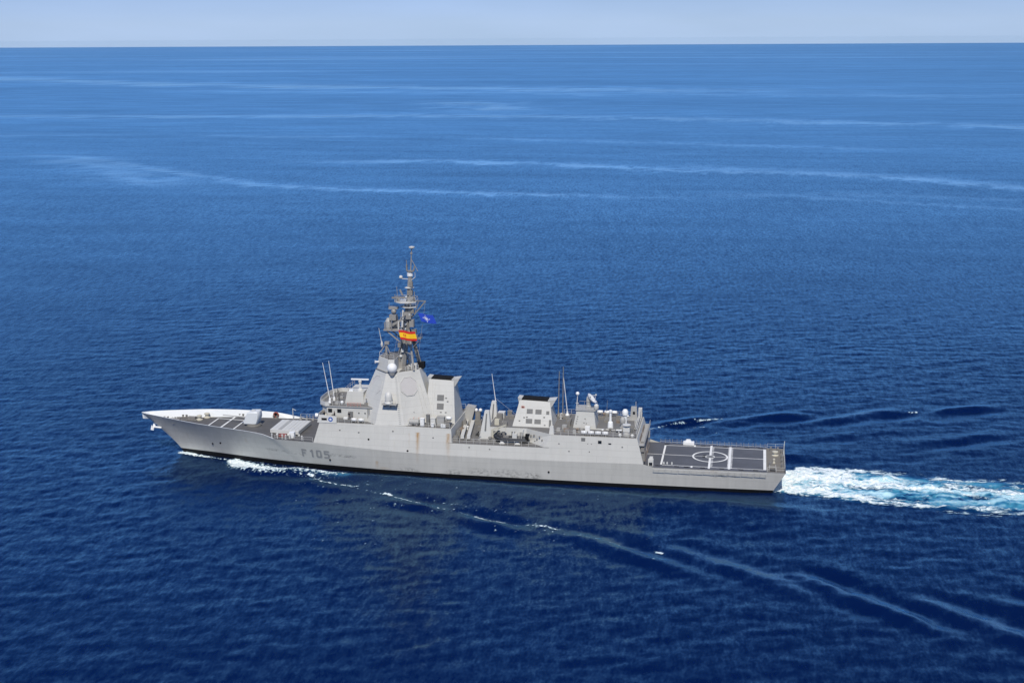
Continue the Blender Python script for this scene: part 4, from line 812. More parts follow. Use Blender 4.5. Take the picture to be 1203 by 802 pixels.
for x, z, s_ in ((63.2, 30.0, .35), (64.0, 32.2, .3), (65.0, 34.4, .3), (64.3, 38.3, .25), (63.0, 29.4, .3), (64.5, 36.6, .3), (62.8, 25.0, .35), (63.9, 31.2, .25)):
    mp('signal_lamp', 'light', lambda b: (b.ball((x, -1.15, z), s_, 8), b.bar((x, -1.1, z), (x+.1, -.3, z), .1, .1)))
mp('halyard', 'grey', lambda b: (b.tube((64.0, -4.2, 34.3), (61.9, -4.6, 25.2), .025, n=4), b.tube((68.4, -.3, 37.3), (66.6, -1.3, 24.0), .025, n=4)))
# wire aerials from funnel 2 forward
b = MB()
b.tube((82.9, 4.0, 15.0), (88.3, 3.0, 11.2), .018, n=4)
P(b, 'wire_aerial', M['light'])

# ================================================================ separate things aboard
# flags
def flag(name, label, p0, ux, uz, w, h, colour, ms, nx=48, nz=32, amp=.22):
    mb = MB(); vs = []; o = Vector(p0); ex = Vector(ux).normalized(); ez = Vector(uz).normalized()
    for i in range(nx+1):
        for j in range(nz+1):
            u, v = i/nx, j/nz
            wv = amp*math.sin(u*7.0+v*1.6)*min(1, u*2.5)
            vs.append(o+ex*u*w+ez*(v*h)+Vector((wv*.25, wv, .10*math.sin(u*6+1)*u*amp*4)))
    fs, mi = [], []
    for i in range(nx):
        for j in range(nz):
            fs.append((i*(nz+1)+j, (i+1)*(nz+1)+j, (i+1)*(nz+1)+j+1, i*(nz+1)+j+1)); mi.append(colour((i+.5)/nx, (j+.5)/nz))
    mb.v = [tuple(v) for v in vs]; mb.f = fs; mb.m = mi
    ob = mb.build(name, ms, None, smooth=True, recalc=False)
    sol = ob.modifiers.new('thick', 'SOLIDIFY'); sol.thickness = .02
    return tag(ob, label, 'flag')
def spain(u, v):
    if v < .25 or v > .75: return 0
    if .22 < u < .42 and .36 < v < .64 and not (.29 < u < .35 and .42 < v < .58): return 0
    return 1
flag('national_flag', 'red and yellow striped flag flying from the mast below the blue flag', (63.1, -3.9, 31.5), (1, .05, -.10), (.24, 0, -1), 3.6, 2.15, spain, [M['flagred'], M['flagyel']])
def nato(u, v):
    du, dv = (u-.45)*1.6, (v-.5); a, b = abs(du), abs(dv)
    if a+b*4.5 < .30 or b+a*4.5 < .30: return 1
    if (b < .025 and .3 < a < .42) or (a < .03 and .3 < b < .42): return 1
    if .19 < math.hypot(du, dv) < .235 and (a > .04 and b > .04): return 1
    return 0
flag('alliance_flag', 'blue flag with a white compass star flying from the aft boom of the mast', (66.9, -1.3, 34.9), (1, .05, -.16), (.42, 0, -1), 3.3, 2.1, nato, [M['flagblue'], M['flagwhite']], amp=.18)

# inflatable boat on its cradle
boat = thing('inflatable_boat', 'dark rubber inflatable boat stowed on a cradle on the open deck below the aft funnel', 'boat', (88.6, -7.0, 9.15), R(-2))
b = MB(); pth = [(-3.7, 0, .35), (-3.1, -.65, .2), (-2.2, -1.0, .05), (0, -1.05, 0), (3.2, -1.0, 0)]
for s in (-1, 1):
    for a, c in zip(pth, pth[1:]): b.tube((a[0], s*a[1], a[2]), (c[0], s*c[1], c[2]), .3, .3, 10)
b.build('tube', M['rubber'], boat, True)
b = MB(); b.frustum([(-3.2, -.1, -.55), (3.3, -.25, -.6), (3.3, .25, -.6), (-3.2, .1, -.55)], [(-3.4, -.3, .0), (3.3, -1.0, -.05), (3.3, 1.0, -.05), (-3.4, .3, .0)]); b.build('boat_hull', M['vent'], boat)
b = MB(); b.box(.2, 1.2, -.4, .4, -.05, 1.1); b.frustum([(.2, -.4, 1.1), (.6, -.4, 1.1), (.6, .4, 1.1), (.2, .4, 1.1)], [(.45, -.35, 1.6), (.6, -.35, 1.6), (.6, .35, 1.6), (.45, .35, 1.6)]); b.build('console', M['light'], boat)
b = MB(); b.box(3.0, 3.7, -.35, .35, -.4, .75); b.box(3.05, 3.9, -.3, .3, .75, 1.15); b.build('outboard_engine', M['black'], boat)
b = MB()
for y in (-.8, .8): b.bar((2.3, y, .2), (2.5, y, 1.9), .08, .08)
b.bar((2.5, -.8, 1.9), (2.5, .8, 1.9), .08, .08); b.build('roll_bar', M['light'], boat)
b = MB(); b.box(-1.8, -.6, -.3, .3, .0, .55); b.box(1.5, 2.0, -.35, .35, .0, .6); b.build('seat', M['drab'], boat)
b = MB()
for x in (86.6, 90.0): b.frustum([(x-.6, -8.0, 8.1), (x+.6, -8.0, 8.1), (x+.6, -6.0, 8.1), (x-.6, -6.0, 8.1)], [(x-.2, -7.8, 8.65), (x+.2, -7.8, 8.65), (x+.2, -6.2, 8.65), (x-.2, -6.2, 8.65)])
b.bar((86.6, -7, 8.3), (90, -7, 8.3), .2, .2); P(b, 'boat_cradle', M['light'])
b = MB(); b.tube((84.2, -6.1, 8.1), (84.2, -6.1, 10.7), .28, .22); b.bar((84.2, -6.1, 10.6), (87.3, -6.9, 12.0), .28, .32); b.bar((84.2, -6.1, 9.4), (85.9, -6.5, 11.2), .16, .16); b.box(83.8, 84.7, -6.6, -5.7, 8.1, 8.9); b.tube((87.2, -6.9, 11.9), (87.3, -6.95, 10.6), .04); P(b, 'boat_davit', M['beige'])
b = MB(); b.box(85.1, 85.9, -5.9, -5.1, 8.1, 9.5); b.box(86.3, 86.8, -5.7, -5.1, 8.1, 9.9); b.ball((85.5, -5.6, 10.0), .4, 8); P(b, 'boat_winch', M['drab'])

# life raft canisters
def raft(loc, label):
    t = thing('life_raft', label, 'life raft', loc, 0, 'white life raft canisters on the roof edges')
    b = MB(); b.lathe((-.62, 0, .62), [(.26, 0), (.36, .08), (.38, .12), (.38, .58), (.41, .59), (.41, .65), (.38, .66), (.38, 1.12), (.36, 1.16), (.26, 1.24)], 14, axis=(1, 0, 0)); b.build('canister', M['dome'], t, True)
    b = MB()
    for x in (-.4, .4): b.frustum([(x-.06, -.4, 0), (x+.06, -.4, 0), (x+.06, .4, 0), (x-.06, .4, 0)], [(x-.06, -.3, .36), (x+.06, -.3, .36), (x+.06, .3, .36), (x-.06, .3, .36)])
    b.bar((-.5, -.35, .05), (.5, -.35, .05), .08, .1); b.bar((-.5, .35, .05), (.5, .35, .05), .08, .1); b.build('cradle', M['drab'], t)
    b = MB()
    for x in (-.4, .4): b.lathe((x-.03, 0, .62), [(.395, 0), (.395, .06)], 14, axis=(1, 0, 0))
    b.build('strap', M['drab'], t)
    return t
r0 = raft((104.35, -7.75, 10.82), 'white life raft canister at the bow end of the near row on the hangar roof')
near = ['white life raft canister second from the bow end of the near hangar roof row', 'white life raft canister third from the bow end of the near hangar roof row', 'white life raft canister at the stern end of the near row on the hangar roof']
far = ['white life raft canister on the far roof edge directly behind the dish house', 'white life raft canister in the middle of the three on the far roof edge', 'white life raft canister on the far roof edge just behind the white beacon column']
spots = [((104.35+1.52*(k+1), -7.75, 10.82), near[k]) for k in range(3)]+[((106.0+1.6*k, 8.0, 10.82+.25), far[k]) for k in range(3)]
spots += [((53.6, -7.6, 11.27), 'white life raft canister below the bridge side, the one nearer the bow'), ((55.2, -7.6, 11.27), 'white life raft canister below the bridge side, next to the radar tower'), ((74.5, -5.9, 12.1), 'white life raft canister by the aft edge of the forward funnel')]
for loc, lb in spots:
    c = copy_tree(r0); c.location = loc; c['label'] = lb
# lifebuoy ring on the far bulwark
b = MB(); vs = []; n1, n2 = 24, 10; bc = Vector((30.0, 7.62, 7.75))
for i in range(n1):
    for j in range(n2):
        t, p = 2*math.pi*i/n1, 2*math.pi*j/n2; r_ = .55+.17*math.cos(p); vs.append((bc.x+r_*math.cos(t), bc.y+.17*math.sin(p)-.12, bc.z+r_*math.sin(t)))
b.add(vs, [(i*n2+j, ((i+1) % n1)*n2+j, ((i+1) % n1)*n2+(j+1) % n2, i*n2+(j+1) % n2) for i in range(n1) for j in range(n2)])
lb_ = tag(b.build('hose_reel', M['rustred'], None, True), 'round dull red hose reel hung inside the far bulwark behind the gun', 'hose reel')
h = MB(); h.lathe((bc.x, bc.y+.05, bc.z), [(.45, 0), (.45, .15)], 16, axis=(0, -1, 0)); h.build('reel_drum', M['black'], lb_)

# people on the bridge wing
b = MB(); b.box(46.2, 53.0, -8.3, -6.4, 11.27, 11.9); P(b, 'wing_platform', M['roof'], bridge)
def person(loc, rz, label, lean=0.0, arm=0):
    joints = {'pelvis': (0, 0, .95), 'chest': (0, .03, 1.32), 'neck': (0, .05, 1.50), 'head': (0, .08, 1.66)}
    V = []; E = []; Rr = []
    def add(p, r, par=None):
        V.append(p); Rr.append(r)
        if par is not None: E.append((par, len(V)-1))
        return len(V)-1
    pe = add((0, 0, .95), (.17, .12)); ab = add((0, .01, 1.12), (.15, .11), pe); chs = add((0, .02, 1.33), (.18, .12), ab); nk = add((0, .04, 1.49), (.065, .065), chs); hd = add((0, .06, 1.60), (.085, .10), nk); tp = add((0, .07, 1.74), (.075, .09), hd)
    for s in (-1, 1):
        hp = add((s*.10, 0, .88), (.10, .10), pe); kn = add((s*.11, .03, .48), (.065, .07), hp); an_ = add((s*.12, -.02, .09), (.045, .05), kn); add((s*.13, .16, .05), (.04, .04), an_)
        shd = add((s*.19, .02, 1.41), (.065, .065), chs); 
        if arm and s == 1: el = add((s*.30, .10, 1.20), (.048, .048), shd); ha = add((s*.14, .26, 1.42), (.038, .038), el)
        else: el = add((s*.26, 0, 1.12), (.048, .048), shd); ha = add((s*.25, .16, .93), (.035, .035), el)
        for k in range(3): add((V[ha][0]-s*.01+(k-1)*.022, V[ha][1]+.08-abs(k-1)*.01, V[ha][2]-.05), (.011, .011), ha)
        add((V[ha][0]-s*.05, V[ha][1]+.04, V[ha][2]+.01), (.012, .012), ha)
    me = bpy.data.meshes.new('person'); me.from_pydata(V, E, []); o = bpy.data.objects.new('person', me); C.objects.link(o)
    md_ = o.modifiers.new('skin', 'SKIN'); sv = me.skin_vertices[0].data
    for i, r_ in enumerate(Rr): sv[i].radius = r_
    sv[0].use_root = True
    o.modifiers.new('sub', 'SUBSURF').levels = 1; o.modifiers['sub'].render_levels = 2
    bpy.context.view_layer.update(); dg = bpy.context.evaluated_depsgraph_get(); m2 = bpy.data.meshes.new_from_object(o.evaluated_get(dg)); m2.name = 'person'
    bpy.data.objects.remove(o); m2.materials.clear(); m2.materials.append(M['navy']); m2.materials.append(M['skin'])
    mi = [1 if (p.center.z > 1.50 or (p.center.z < 1.0 and p.center.z > .8 and abs(p.center.x) > .21)) else 0 for p in m2.polygons]
    m2.polygons.foreach_set('material_index', mi); m2.polygons.foreach_set('use_smooth', [True]*len(mi))
    o = bpy.data.objects.new('person', m2); C.objects.link(o); o.location = loc; o.rotation_euler = (0, 0, rz); tag(o, label, 'person')
    hb = MB(); hb.lathe((0, .045, 1.70), [(.105, -.04), (.112, .02), (.10, .09), (.05, .13), (.005, .14)], 14); hb.build('hair', M['hair'], o, True)
    fb = MB(); fb.ball((-.035, .165, 1.665), .014, 8); fb.ball((.035, .165, 1.665), .014, 8); fb.build('eyes', M['hair'], o)
    nb_ = MB(); nb_.frustum([(-.015, .15, 1.61), (.015, .15, 1.61), (.015, .19, 1.61), (-.015, .19, 1.61)], [(-.008, .15, 1.67), (.008, .15, 1.67), (.008, .165, 1.67), (-.008, .165, 1.67)]); nb_.build('nose', M['skin'], o)
    mb_ = MB(); mb_.box(-.025, .025, .145, .163, 1.575, 1.585); mb_.build('mouth', M['rustred'], o)
    return o
person((49.3, -7.9, 11.9), R(75), 'person in dark navy clothing standing at the open bridge wing by the emblem', arm=1)
person((52.5, -7.6, 11.9), R(170), 'person in dark navy clothing standing beside the bridge side door')
person((46.9, -7.7, 11.9), R(60), 'person in dark navy clothing at the forward corner of the bridge wing')
# sea look
HAZE = 0.8e-5
SLOPE = (.09, .28, .24); SEA_DEEP = ((.0002, .0045, .037), (.0004, .0068, .048)); SEA_ROUGH = .25; SEA_TINT = (.42, .77, .98)
# ================================================================ THE SEA
def spec_tile(N, L, seed, wind=2.3, th0=R(215), peak=3.2, spread=2, kmax=3.4):
    rg = np.random.default_rng(seed)
    k1 = 2*np.pi*np.fft.fftfreq(N, L/N); kx, ky = np.meshgrid(k1, k1, indexing='ij'); k = np.hypot(kx, ky); k[0, 0] = 1e-6
    cs = (kx*math.cos(th0)+ky*math.sin(th0))/k
    Pk = np.exp(-1/(k*peak)**2)/k**4*(np.abs(cs)**spread+.12)*np.exp(-(k/kmax)**2)
    sp = np.sqrt(Pk)*(rg.normal(size=(N, N))+1j*rg.normal(size=(N, N))); sp[0, 0] = 0
    h = np.fft.ifft2(sp).real; return h/h.std()
def fbm_tile(N, seed, beta=1.6, k0=4):
    rg = np.random.default_rng(seed); k1 = np.fft.fftfreq(N)*N; kx, ky = np.meshgrid(k1, k1, indexing='ij'); k = np.hypot(kx, ky); k[0, 0] = 1
    a = np.where(k < k0, k/k0, 1.0)/np.maximum(k, k0)**beta; a[0, 0] = 0
    h = np.fft.ifft2(a*(rg.normal(size=(N, N))+1j*rg.normal(size=(N, N)))).real; return h/h.std()
def samp(T, x, y, L):
    N = T.shape[0]; u = (np.asarray(x)/L*N) % N; v = (np.asarray(y)/L*N) % N
    i = np.floor(u).astype(int) % N; j = np.floor(v).astype(int) % N; a = u-np.floor(u); b = v-np.floor(v); i2 = (i+1) % N; j2 = (j+1) % N
    return T[i, j]*(1-a)*(1-b)+T[i2, j]*a*(1-b)+T[i, j2]*(1-a)*b+T[i2, j2]*a*b
T1, T2 = spec_tile(512, 256., 3, th0=R(120), peak=1.3, spread=4), spec_tile(512, 256., 5, th0=R(70), peak=1.6)
F1, F2, F3 = fbm_tile(512, 21, 1.5, 5), fbm_tile(512, 22, 1.5, 6), fbm_tile(512, 23, 3.4, 4)
def waves(x, y): return .034*samp(T1, x, y, 256.)+.030*samp(T2, x*.82+y*.57, -x*.57+y*.82, 187.)
def polydist(x, y, pts):     # unsigned distance, signed perpendicular offset and fraction along a polyline
    best = np.full(x.shape, 1e9); sg = np.zeros(x.shape); fr = np.zeros(x.shape); tot = sum(math.dist(a, b) for a, b in zip(pts, pts[1:])); acc = 0
    for (a, b) in zip(pts, pts[1:]):
        dx, dy = b[0]-a[0], b[1]-a[1]; l = math.hypot(dx, dy); t = np.clip(((x-a[0])*dx+(y-a[1])*dy)/l**2, 0, 1)
        px, py = x-a[0]-t*dx, y-a[1]-t*dy; d = np.hypot(px, py); s = (dx*py-dy*px)/l; m = d < best
        best = np.where(m, d, best); sg = np.where(m, s, sg); fr = np.where(m, (acc+t*l)/tot, fr); acc += l
    return best, sg, fr
# crests of the ship's own waves (x, y along the crest), height, wavelength across
CREST = [([(24.2, -5.1), (28.7, -8.8), (33.6, -11.1), (41, -10.8), (47, -11.5), (53, -12.6)], .75, 7),
         ([(44.8, -14.0), (48.3, -17.0), (52.6, -18.6), (58.1, -19.6)], .55, 8), ([(63.8, -21.8), (68.3, -24.8), (71.4, -26.4), (80, -29)], .55, 8),
         ([(80, -28.5), (84.9, -30.9), (91.8, -34), (100, -37.5)], .6, 9), ([(98, -35), (105, -37.5), (112, -40.5), (122.8, -46.8), (131, -51.5), (140, -57)], .62, 10),
         ([(118, -39), (128, -43.5), (138, -49.5), (148.5, -57.0), (156, -63.5)], .62, 10), ([(140, -46), (154.4, -54.8), (161.2, -59.9), (167.5, -65.6), (176, -73)], .62, 10), ([(160, -53), (173.5, -61.4), (184, -70.5), (198, -82)], .6, 10), ([(178, -53.5), (190, -60.5), (204, -71)], .55, 10),
         ([(114, 34), (122.3, 41.6), (125.3, 44.4), (133, 49)], .6, 9), ([(128, 39.5), (136.8, 44.7), (143, 48), (149.3, 51.4), (157, 55)], .65, 10), ([(153, 44), (163.9, 52.1), (170.4, 57.1), (177, 60.6), (186, 65)], .65, 10), ([(180, 54.5), (191.9, 63.8), (208.3, 71.4)], .65, 10),
         ([(110, 26), (118.6, 34.2), (124, 37.5)], .4, 8), ([(150, 28), (166, 38), (182, 46)], .3, 10), ([(168, 26), (186, 36), (206, 46)], .3, 10)]
def ship_waves(x, y):
    h = np.zeros(x.shape)
    for pts, A, lam in CREST:
        d, s, f = polydist(x, y, pts); e = np.clip(np.minimum(f, 1-f)/.35, 0, 1); e = e*e*(3-2*e); s = s+.4*samp(F3, x, y, 120.); e = e*np.clip(.9+.3*samp(F3, x+31, y, 90.), .3, 1.3)
        inside = np.exp(-(np.maximum(d-np.abs(s), 0)/3)**2)
        h += A*1.0*(1 if pts[0][1] > 0 else -1)*np.sin(2*np.pi*s/lam)*np.exp(-(s/(lam*.6))**2)*e*inside
    # hump added along the hull, falling away outboard so the water looks darker
    a = np.abs(y)-12.5-np.clip((x-60)*.07, 0, 6); on = np.clip((x-18)/16, 0, 1)*np.clip((172-x)/40, 0, 1)
    h += .95*np.exp(-(a/np.where(a > 0, 9.5, 3.0))**2)*on*on*(3-2*on)
    return h
WU = [(140, 7), (147.1, 8.3), (151.2, 10.6), (161.3, 11.0), (179.2, 9.3), (197, 8.3), (230, 8)]; WL = [(140, -6), (143.9, -6.4), (153.3, -8.1), (160, -10.8), (169.9, -12.8), (181.3, -13.9), (193, -14.5), (230, -16)]
def wake_u(x, y):
    a = np.interp(x, [p[0] for p in WL], [p[1] for p in WL]); b = np.interp(x, [p[0] for p in WU], [p[1] for p in WU]); return (y-a)/(b-a)
def sea_h(x, y):
    x = np.asarray(x, float); y = np.asarray(y, float)
    h = waves(x, y)+ship_waves(x, y)
    u = wake_u(x, y); inw = np.clip(np.minimum(u, 1-u)/.2, 0, 1)*(x > 143)*np.clip((250-x)/60, 0, 1)
    h += inw*(.22*samp(F1, x, y, 60.)+.12)
    # calmer, slightly drawn-down water against the hull
    return h
def axis(lo, a, b, hi, h, g0, g1):
    m = list(np.arange(a, b+h/2, h)); s = h; v = a; L_ = []
    while v > lo: s *= g0; v -= s; L_.append(max(v, lo))
    s = h; v = m[-1]; U = []
    while v < hi: s *= g1; v += s; U.append(min(v, hi))
    return np.array(L_[::-1]+m+U)
ax_ = axis(-15000, -22, 214, 7000, .6, 1.022, 1.03); ay_ = axis(-1500, -118, 128, 20600, .55, 1.08, 1.0125)
GX_, GY_ = np.meshgrid(ax_, ay_, indexing='ij'); nx_, ny_ = GX_.shape
dxs = np.gradient(ax_)[:, None]; dys = np.gradient(ay_)[None, :]
wt = np.clip((3.2-np.maximum(dxs, dys))/2.2, 0, 1)
Z = np.zeros_like(GX_); near_m = wt > 0
Z[near_m] = (waves(GX_[near_m], GY_[near_m])*wt[near_m])
box_m = (GX_ > -25) & (GX_ < 260) & (GY_ > -130) & (GY_ < 140)
Z[box_m] = sea_h(GX_[box_m], GY_[box_m])*1.0*wt[box_m]
aer = np.zeros_like(GX_); slick_sheen = np.zeros_like(GX_)
xb, yb2 = GX_[box_m], GY_[box_m]; u = wake_u(xb, yb2)
dst = np.clip(xb-143.5, 0, 999)
prof = (.62*np.exp(-((u-.34)/.2)**2)+.95*np.exp(-((u-.62)/.13)**2)+.35*np.exp(-((u-.85)/.12)**2)+.9*np.exp(-dst/14))*np.clip((xb-142)/3, 0, 1)*np.clip((u+.02)/.12, 0, 1)*np.clip((1.02-u)/.12, 0, 1)
prof *= np.clip(.85+.36*samp(F2, xb*.3, yb2, 40.)+.2*samp(F1, xb*.5, yb2, 17.), 0.1, 1.3)
d, s, f = polydist(xb, yb2, CREST[0][0]); prof = np.maximum(prof, .35*np.exp(-(d/1.5)**2))
aer[box_m] = np.clip(prof, 0, 1)
for pts, w, k in (([(118, -39.8), (128, -44), (138, -49.5), (148.5, -57.0), (156, -63.5)], 1.3, .8), ([(140, -46.5), (154.4, -54.8), (161.2, -59.9), (167.5, -65.6), (176, -73)], 1.3, .8), ([(162, -54), (173.5, -61.4), (184, -70.5), (198, -82)], 1.2, .75), ([(180, -54.5), (190, -60.5), (204, -71)], 1.2, .6), ([(106, -37), (112, -39.5), (122.8, -45), (131, -50)], 1.3, .5),
                   ([(129, 43.5), (137, 47.5), (149, 54.5)], 1.4, .6), ([(154, 48), (164, 55), (177, 63.5)], 1.4, .6), ([(110, 28), (118, 37), (124, 45)], 1.4, .5), ([(182, 59), (208, 75)], 1.4, .5)):
    d, s, f = polydist(xb, yb2, pts); nz_ = 1*samp(F3, xb, yb2, 120.); slick_sheen[box_m] = np.maximum(slick_sheen[box_m], k*.62*np.exp(-((s+.4*nz_)/(w*1.8))**2)*(d < 6)*np.clip(np.minimum(f, 1-f)/.3, 0, 1)*np.clip(.85+.3*samp(F3, xb+50, yb2, 80.)+.12*samp(F2, xb, yb2, 33.), 0, 1.3))  # light streaks along the ship's wave crests, painted through the same mask
SL = [([(-2500, 3600), (-1834, 3039), (-1275, 2627), (-908, 2463), (-603, 2368), (-328, 2282), (200, 2230)], 90, .9), ([(-1000, 2200), (-600, 2140), (-330, 2120), (100, 2050), (700, 1990)], 55, .35),
      ([(-1000, 1310), (-818, 1320), (-539, 1343), (-273, 1383), (-56, 1363), (98, 1323), (194, 1298), (413, 1227), (700, 1150)], 30, .75),
      ([(-220, 735), (-183, 740), (-105, 757), (-14, 738), (85, 700), (174, 690), (246, 661), (304, 609), (360, 560)], 12, .8), ([(60, 735), (174, 705), (246, 672), (320, 600)], 14, .45),
      ([(-500, 775), (-469, 772), (-406, 754), (-316, 674), (-234, 607), (-188, 567), (-124, 549), (-10, 535), (90, 528)], 8, .75), ([(-430, 760), (-394, 731), (-320, 640), (-274, 584), (-230, 560)], 22, .6),
      ([(-344, 1752), (-274, 1700), (-230, 1600), (-182, 1513)], 45, .8), ([(-900, 950), (-700, 985), (-500, 1010)], 20, .3), ([(-420, 1010), (-340, 1000), (-240, 1015)], 12, .4), ([(120, 560), (220, 520), (330, 480)], 6, .4), ([(-150, 1010), (60, 960), (260, 905)], 14, .35), ([(100, 540), (200, 560), (300, 540)], 10, .3)]
fm_ = (GY_ > 380) & (GY_ < 5000) & (np.abs(GX_) < 4000); xf, yf = GX_[fm_], GY_[fm_]; sv = np.zeros(xf.shape)
for pts, w, k in SL:
    d, s, f = polydist(xf, yf, pts); n_ = .7*samp(F1, xf*.9, yf*.9, w*26.); n2_ = samp(F2, xf, yf, w*9.); e = np.clip(np.minimum(f, 1-f)/.12, 0, 1)
    w *= 1.05; ww = w*np.clip(1+.3*n2_, .35, 2)
    sv = np.maximum(sv, k*.9*np.exp(-((s+n_*w*.5)/ww)**2)*np.exp(-(np.maximum(d-np.abs(s), 0)/w)**2)*np.clip(.85+.3*n_, .3, 1)*(.25+.75*e))
slick_sheen[fm_] = sv
far = GY_ > 3500
if True:                      # broad calm bands towards the horizon
    xx, yy = GX_[far], GY_[far]; slick_sheen[far] = np.maximum(slick_sheen[far], np.clip(.25*samp(F2, xx*.18, yy, 9000.)-.1, 0, .4))
me = bpy.data.meshes.new('sea'); nv = nx_*ny_; me.vertices.add(nv)
me.vertices.foreach_set('co', np.stack([GX_, GY_, Z], -1).reshape(-1).astype(np.float32))
idx = np.arange(nv).reshape(nx_, ny_); q = np.stack([idx[:-1, :-1], idx[1:, :-1], idx[1:, 1:], idx[:-1, 1:]], -1).reshape(-1, 4); nq = len(q)
me.loops.add(nq*4); me.loops.foreach_set('vertex_index', q.reshape(-1).astype(np.int32)); me.polygons.add(nq)
me.polygons.foreach_set('loop_start', np.arange(0, nq*4, 4, dtype=np.int32))
me.polygons.foreach_set('use_smooth', np.ones(nq, dtype=bool)); me.update(); me.validate()
for nm_, arr in (('aerated', aer), ('slick_sheen', slick_sheen)):
    at_ = me.attributes.new(nm_, 'FLOAT', 'POINT'); at_.data.foreach_set('value', arr.reshape(-1).astype(np.float32))
sea = bpy.data.objects.new('sea', me); C.objects.link(sea); tag(sea, 'deep blue rippled open sea with pale slicks reaching to the horizon', 'sea', kind='structure')
m = bpy.data.materials.new('sea_water'); n, l, b = nodes_of(m)
geo = n.new('ShaderNodeNewGeometry'); pos = geo.outputs['Position']
def attr(nm_): a = n.new('ShaderNodeAttribute'); a.attribute_name = nm_; return a.outputs['Fac']
sl_, ae_ = attr('slick_sheen'), attr('aerated')
def slope(scale, ang, stretch, detail, amp, cross=.35):     # ripples travelling along ang, crests drawn out by 1/stretch
    mp_ = n.new('ShaderNodeMapping'); mp_.inputs['Rotation'].default_value = (0, 0, -ang); mp_.inputs['Scale'].default_value = (1, stretch, 1); l.new(pos, mp_.inputs['Vector'])
    t = noise(n, l, mp_.outputs[0], scale, detail, .55)
    sp_ = n.new('ShaderNodeSeparateColor'); l.new(t.outputs['Color'], sp_.inputs[0])
    p_ = mth(n, l, 'MULTIPLY', mth(n, l, 'SUBTRACT', sp_.outputs[0], .5), amp); q_ = mth(n, l, 'MULTIPLY', mth(n, l, 'SUBTRACT', sp_.outputs[1], .5), amp*cross)
    c_, s_ = math.cos(ang), math.sin(ang); o_ = n.new('ShaderNodeCombineXYZ')
    l.new(mth(n, l, 'ADD', mth(n, l, 'MULTIPLY', p_, c_), mth(n, l, 'MULTIPLY', q_, -s_)), o_.inputs[0]); l.new(mth(n, l, 'ADD', mth(n, l, 'MULTIPLY', p_, s_), mth(n, l, 'MULTIPLY', q_, c_)), o_.inputs[1]); return o_.outputs[0]
def vadd(a, c): v = n.new('ShaderNodeVectorMath'); v.operation = 'ADD'; l.new(a, v.inputs[0]); l.new(c, v.inputs[1]); return v.outputs[0]
sl_sum = vadd(vadd(slope(.17, R(118), .35, 1, SLOPE[0]), slope(.80, R(120), .30, 2, SLOPE[1], .5)), slope(2.3, R(108), .5, 2, SLOPE[2], .8))
patch = noise(n, l, mapping(n, l, pos, (.0035, .009, 1)), 1.0, 4, .6).outputs['Fac']
pk = mth(n, l, 'MULTIPLY_ADD', patch, 1.0, .5)
pk = mth(n, l, 'MULTIPLY', pk, mth(n, l, 'MULTIPLY_ADD', sl_, -.62, 1.0))
v = n.new('ShaderNodeVectorMath'); v.operation = 'SCALE'; l.new(sl_sum, v.inputs[0]); l.new(pk, v.inputs['Scale'])
nn_ = n.new('ShaderNodeVectorMath'); nn_.operation = 'NORMALIZE'; l.new(vadd(geo.outputs['Normal'], v.outputs[0]), nn_.inputs[0]); 
cn = noise(n, l, mapping(n, l, pos, (.006, .012, 1)), 1.0, 3).outputs['Fac']
wp = mth(n, l, 'ADD', noise(n, l, mapping(n, l, pos, (.0009, .0032, 1)), 1.0, 4, .6).outputs['Fac'], noise(n, l, mapping(n, l, pos, (.010, .03, 1)), 1.0, 3, .6).outputs['Fac'])
wpm = mth(n, l, 'MULTIPLY_ADD', wp, .58, .42)
deep = mixc(n, l, cn, SEA_DEEP[0], SEA_DEEP[1])
ae2 = mth(n, l, 'POWER', ae_, 1.2, clamp=True)
n.remove(b); outn = n['Material Output']
dif = n.new('ShaderNodeBsdfDiffuse'); arp = n.new('ShaderNodeValToRGB'); l.new(ae2, arp.inputs[0]); ce = arp.color_ramp.elements
ce[0].position = .12; ce[0].color = (.004, .045, .13, 1); ce[1].position = 1.0; ce[1].color = (.50, .74, .80, 1); q_ = ce.new(.5); q_.color = (.05, .24, .37, 1)
ag = n.new('ShaderNodeMapRange'); l.new(ae2, ag.inputs[0]); ag.inputs[2].default_value = .15
l.new(mixc(n, l, ag.outputs[0], deep, arp.outputs[0]), dif.inputs['Color']); l.new(nn_.outputs[0], dif.inputs['Normal'])
glo = n.new('ShaderNodeBsdfGlossy'); l.new(mixc(n, l, sl_, SEA_TINT, (.62, .88, 1.0)), glo.inputs['Color']); l.new(nn_.outputs[0], glo.inputs['Normal'])
l.new(mth(n, l, 'MULTIPLY_ADD', sl_, -.5*SEA_ROUGH, SEA_ROUGH), glo.inputs['Roughness'])
fre = n.new('ShaderNodeFresnel'); fre.inputs['IOR'].default_value = 1.333; l.new(nn_.outputs[0], fre.inputs['Normal'])
mxs = n.new('ShaderNodeMixShader'); l.new(mth(n, l, 'MINIMUM', mth(n, l, 'MULTIPLY', mth(n, l, 'MULTIPLY', fre.outputs[0], wpm), mth(n, l, 'MULTIPLY_ADD', sl_, .9, 1.0)), mth(n, l, 'MULTIPLY', wpm, mth(n, l, 'MULTIPLY_ADD', sl_, .25, .68))), mxs.inputs[0]); l.new(dif.outputs[0], mxs.inputs[1]); l.new(glo.outputs[0], mxs.inputs[2]); l.new(mxs.outputs[0], outn.inputs['Surface'])
me.materials.append(m)
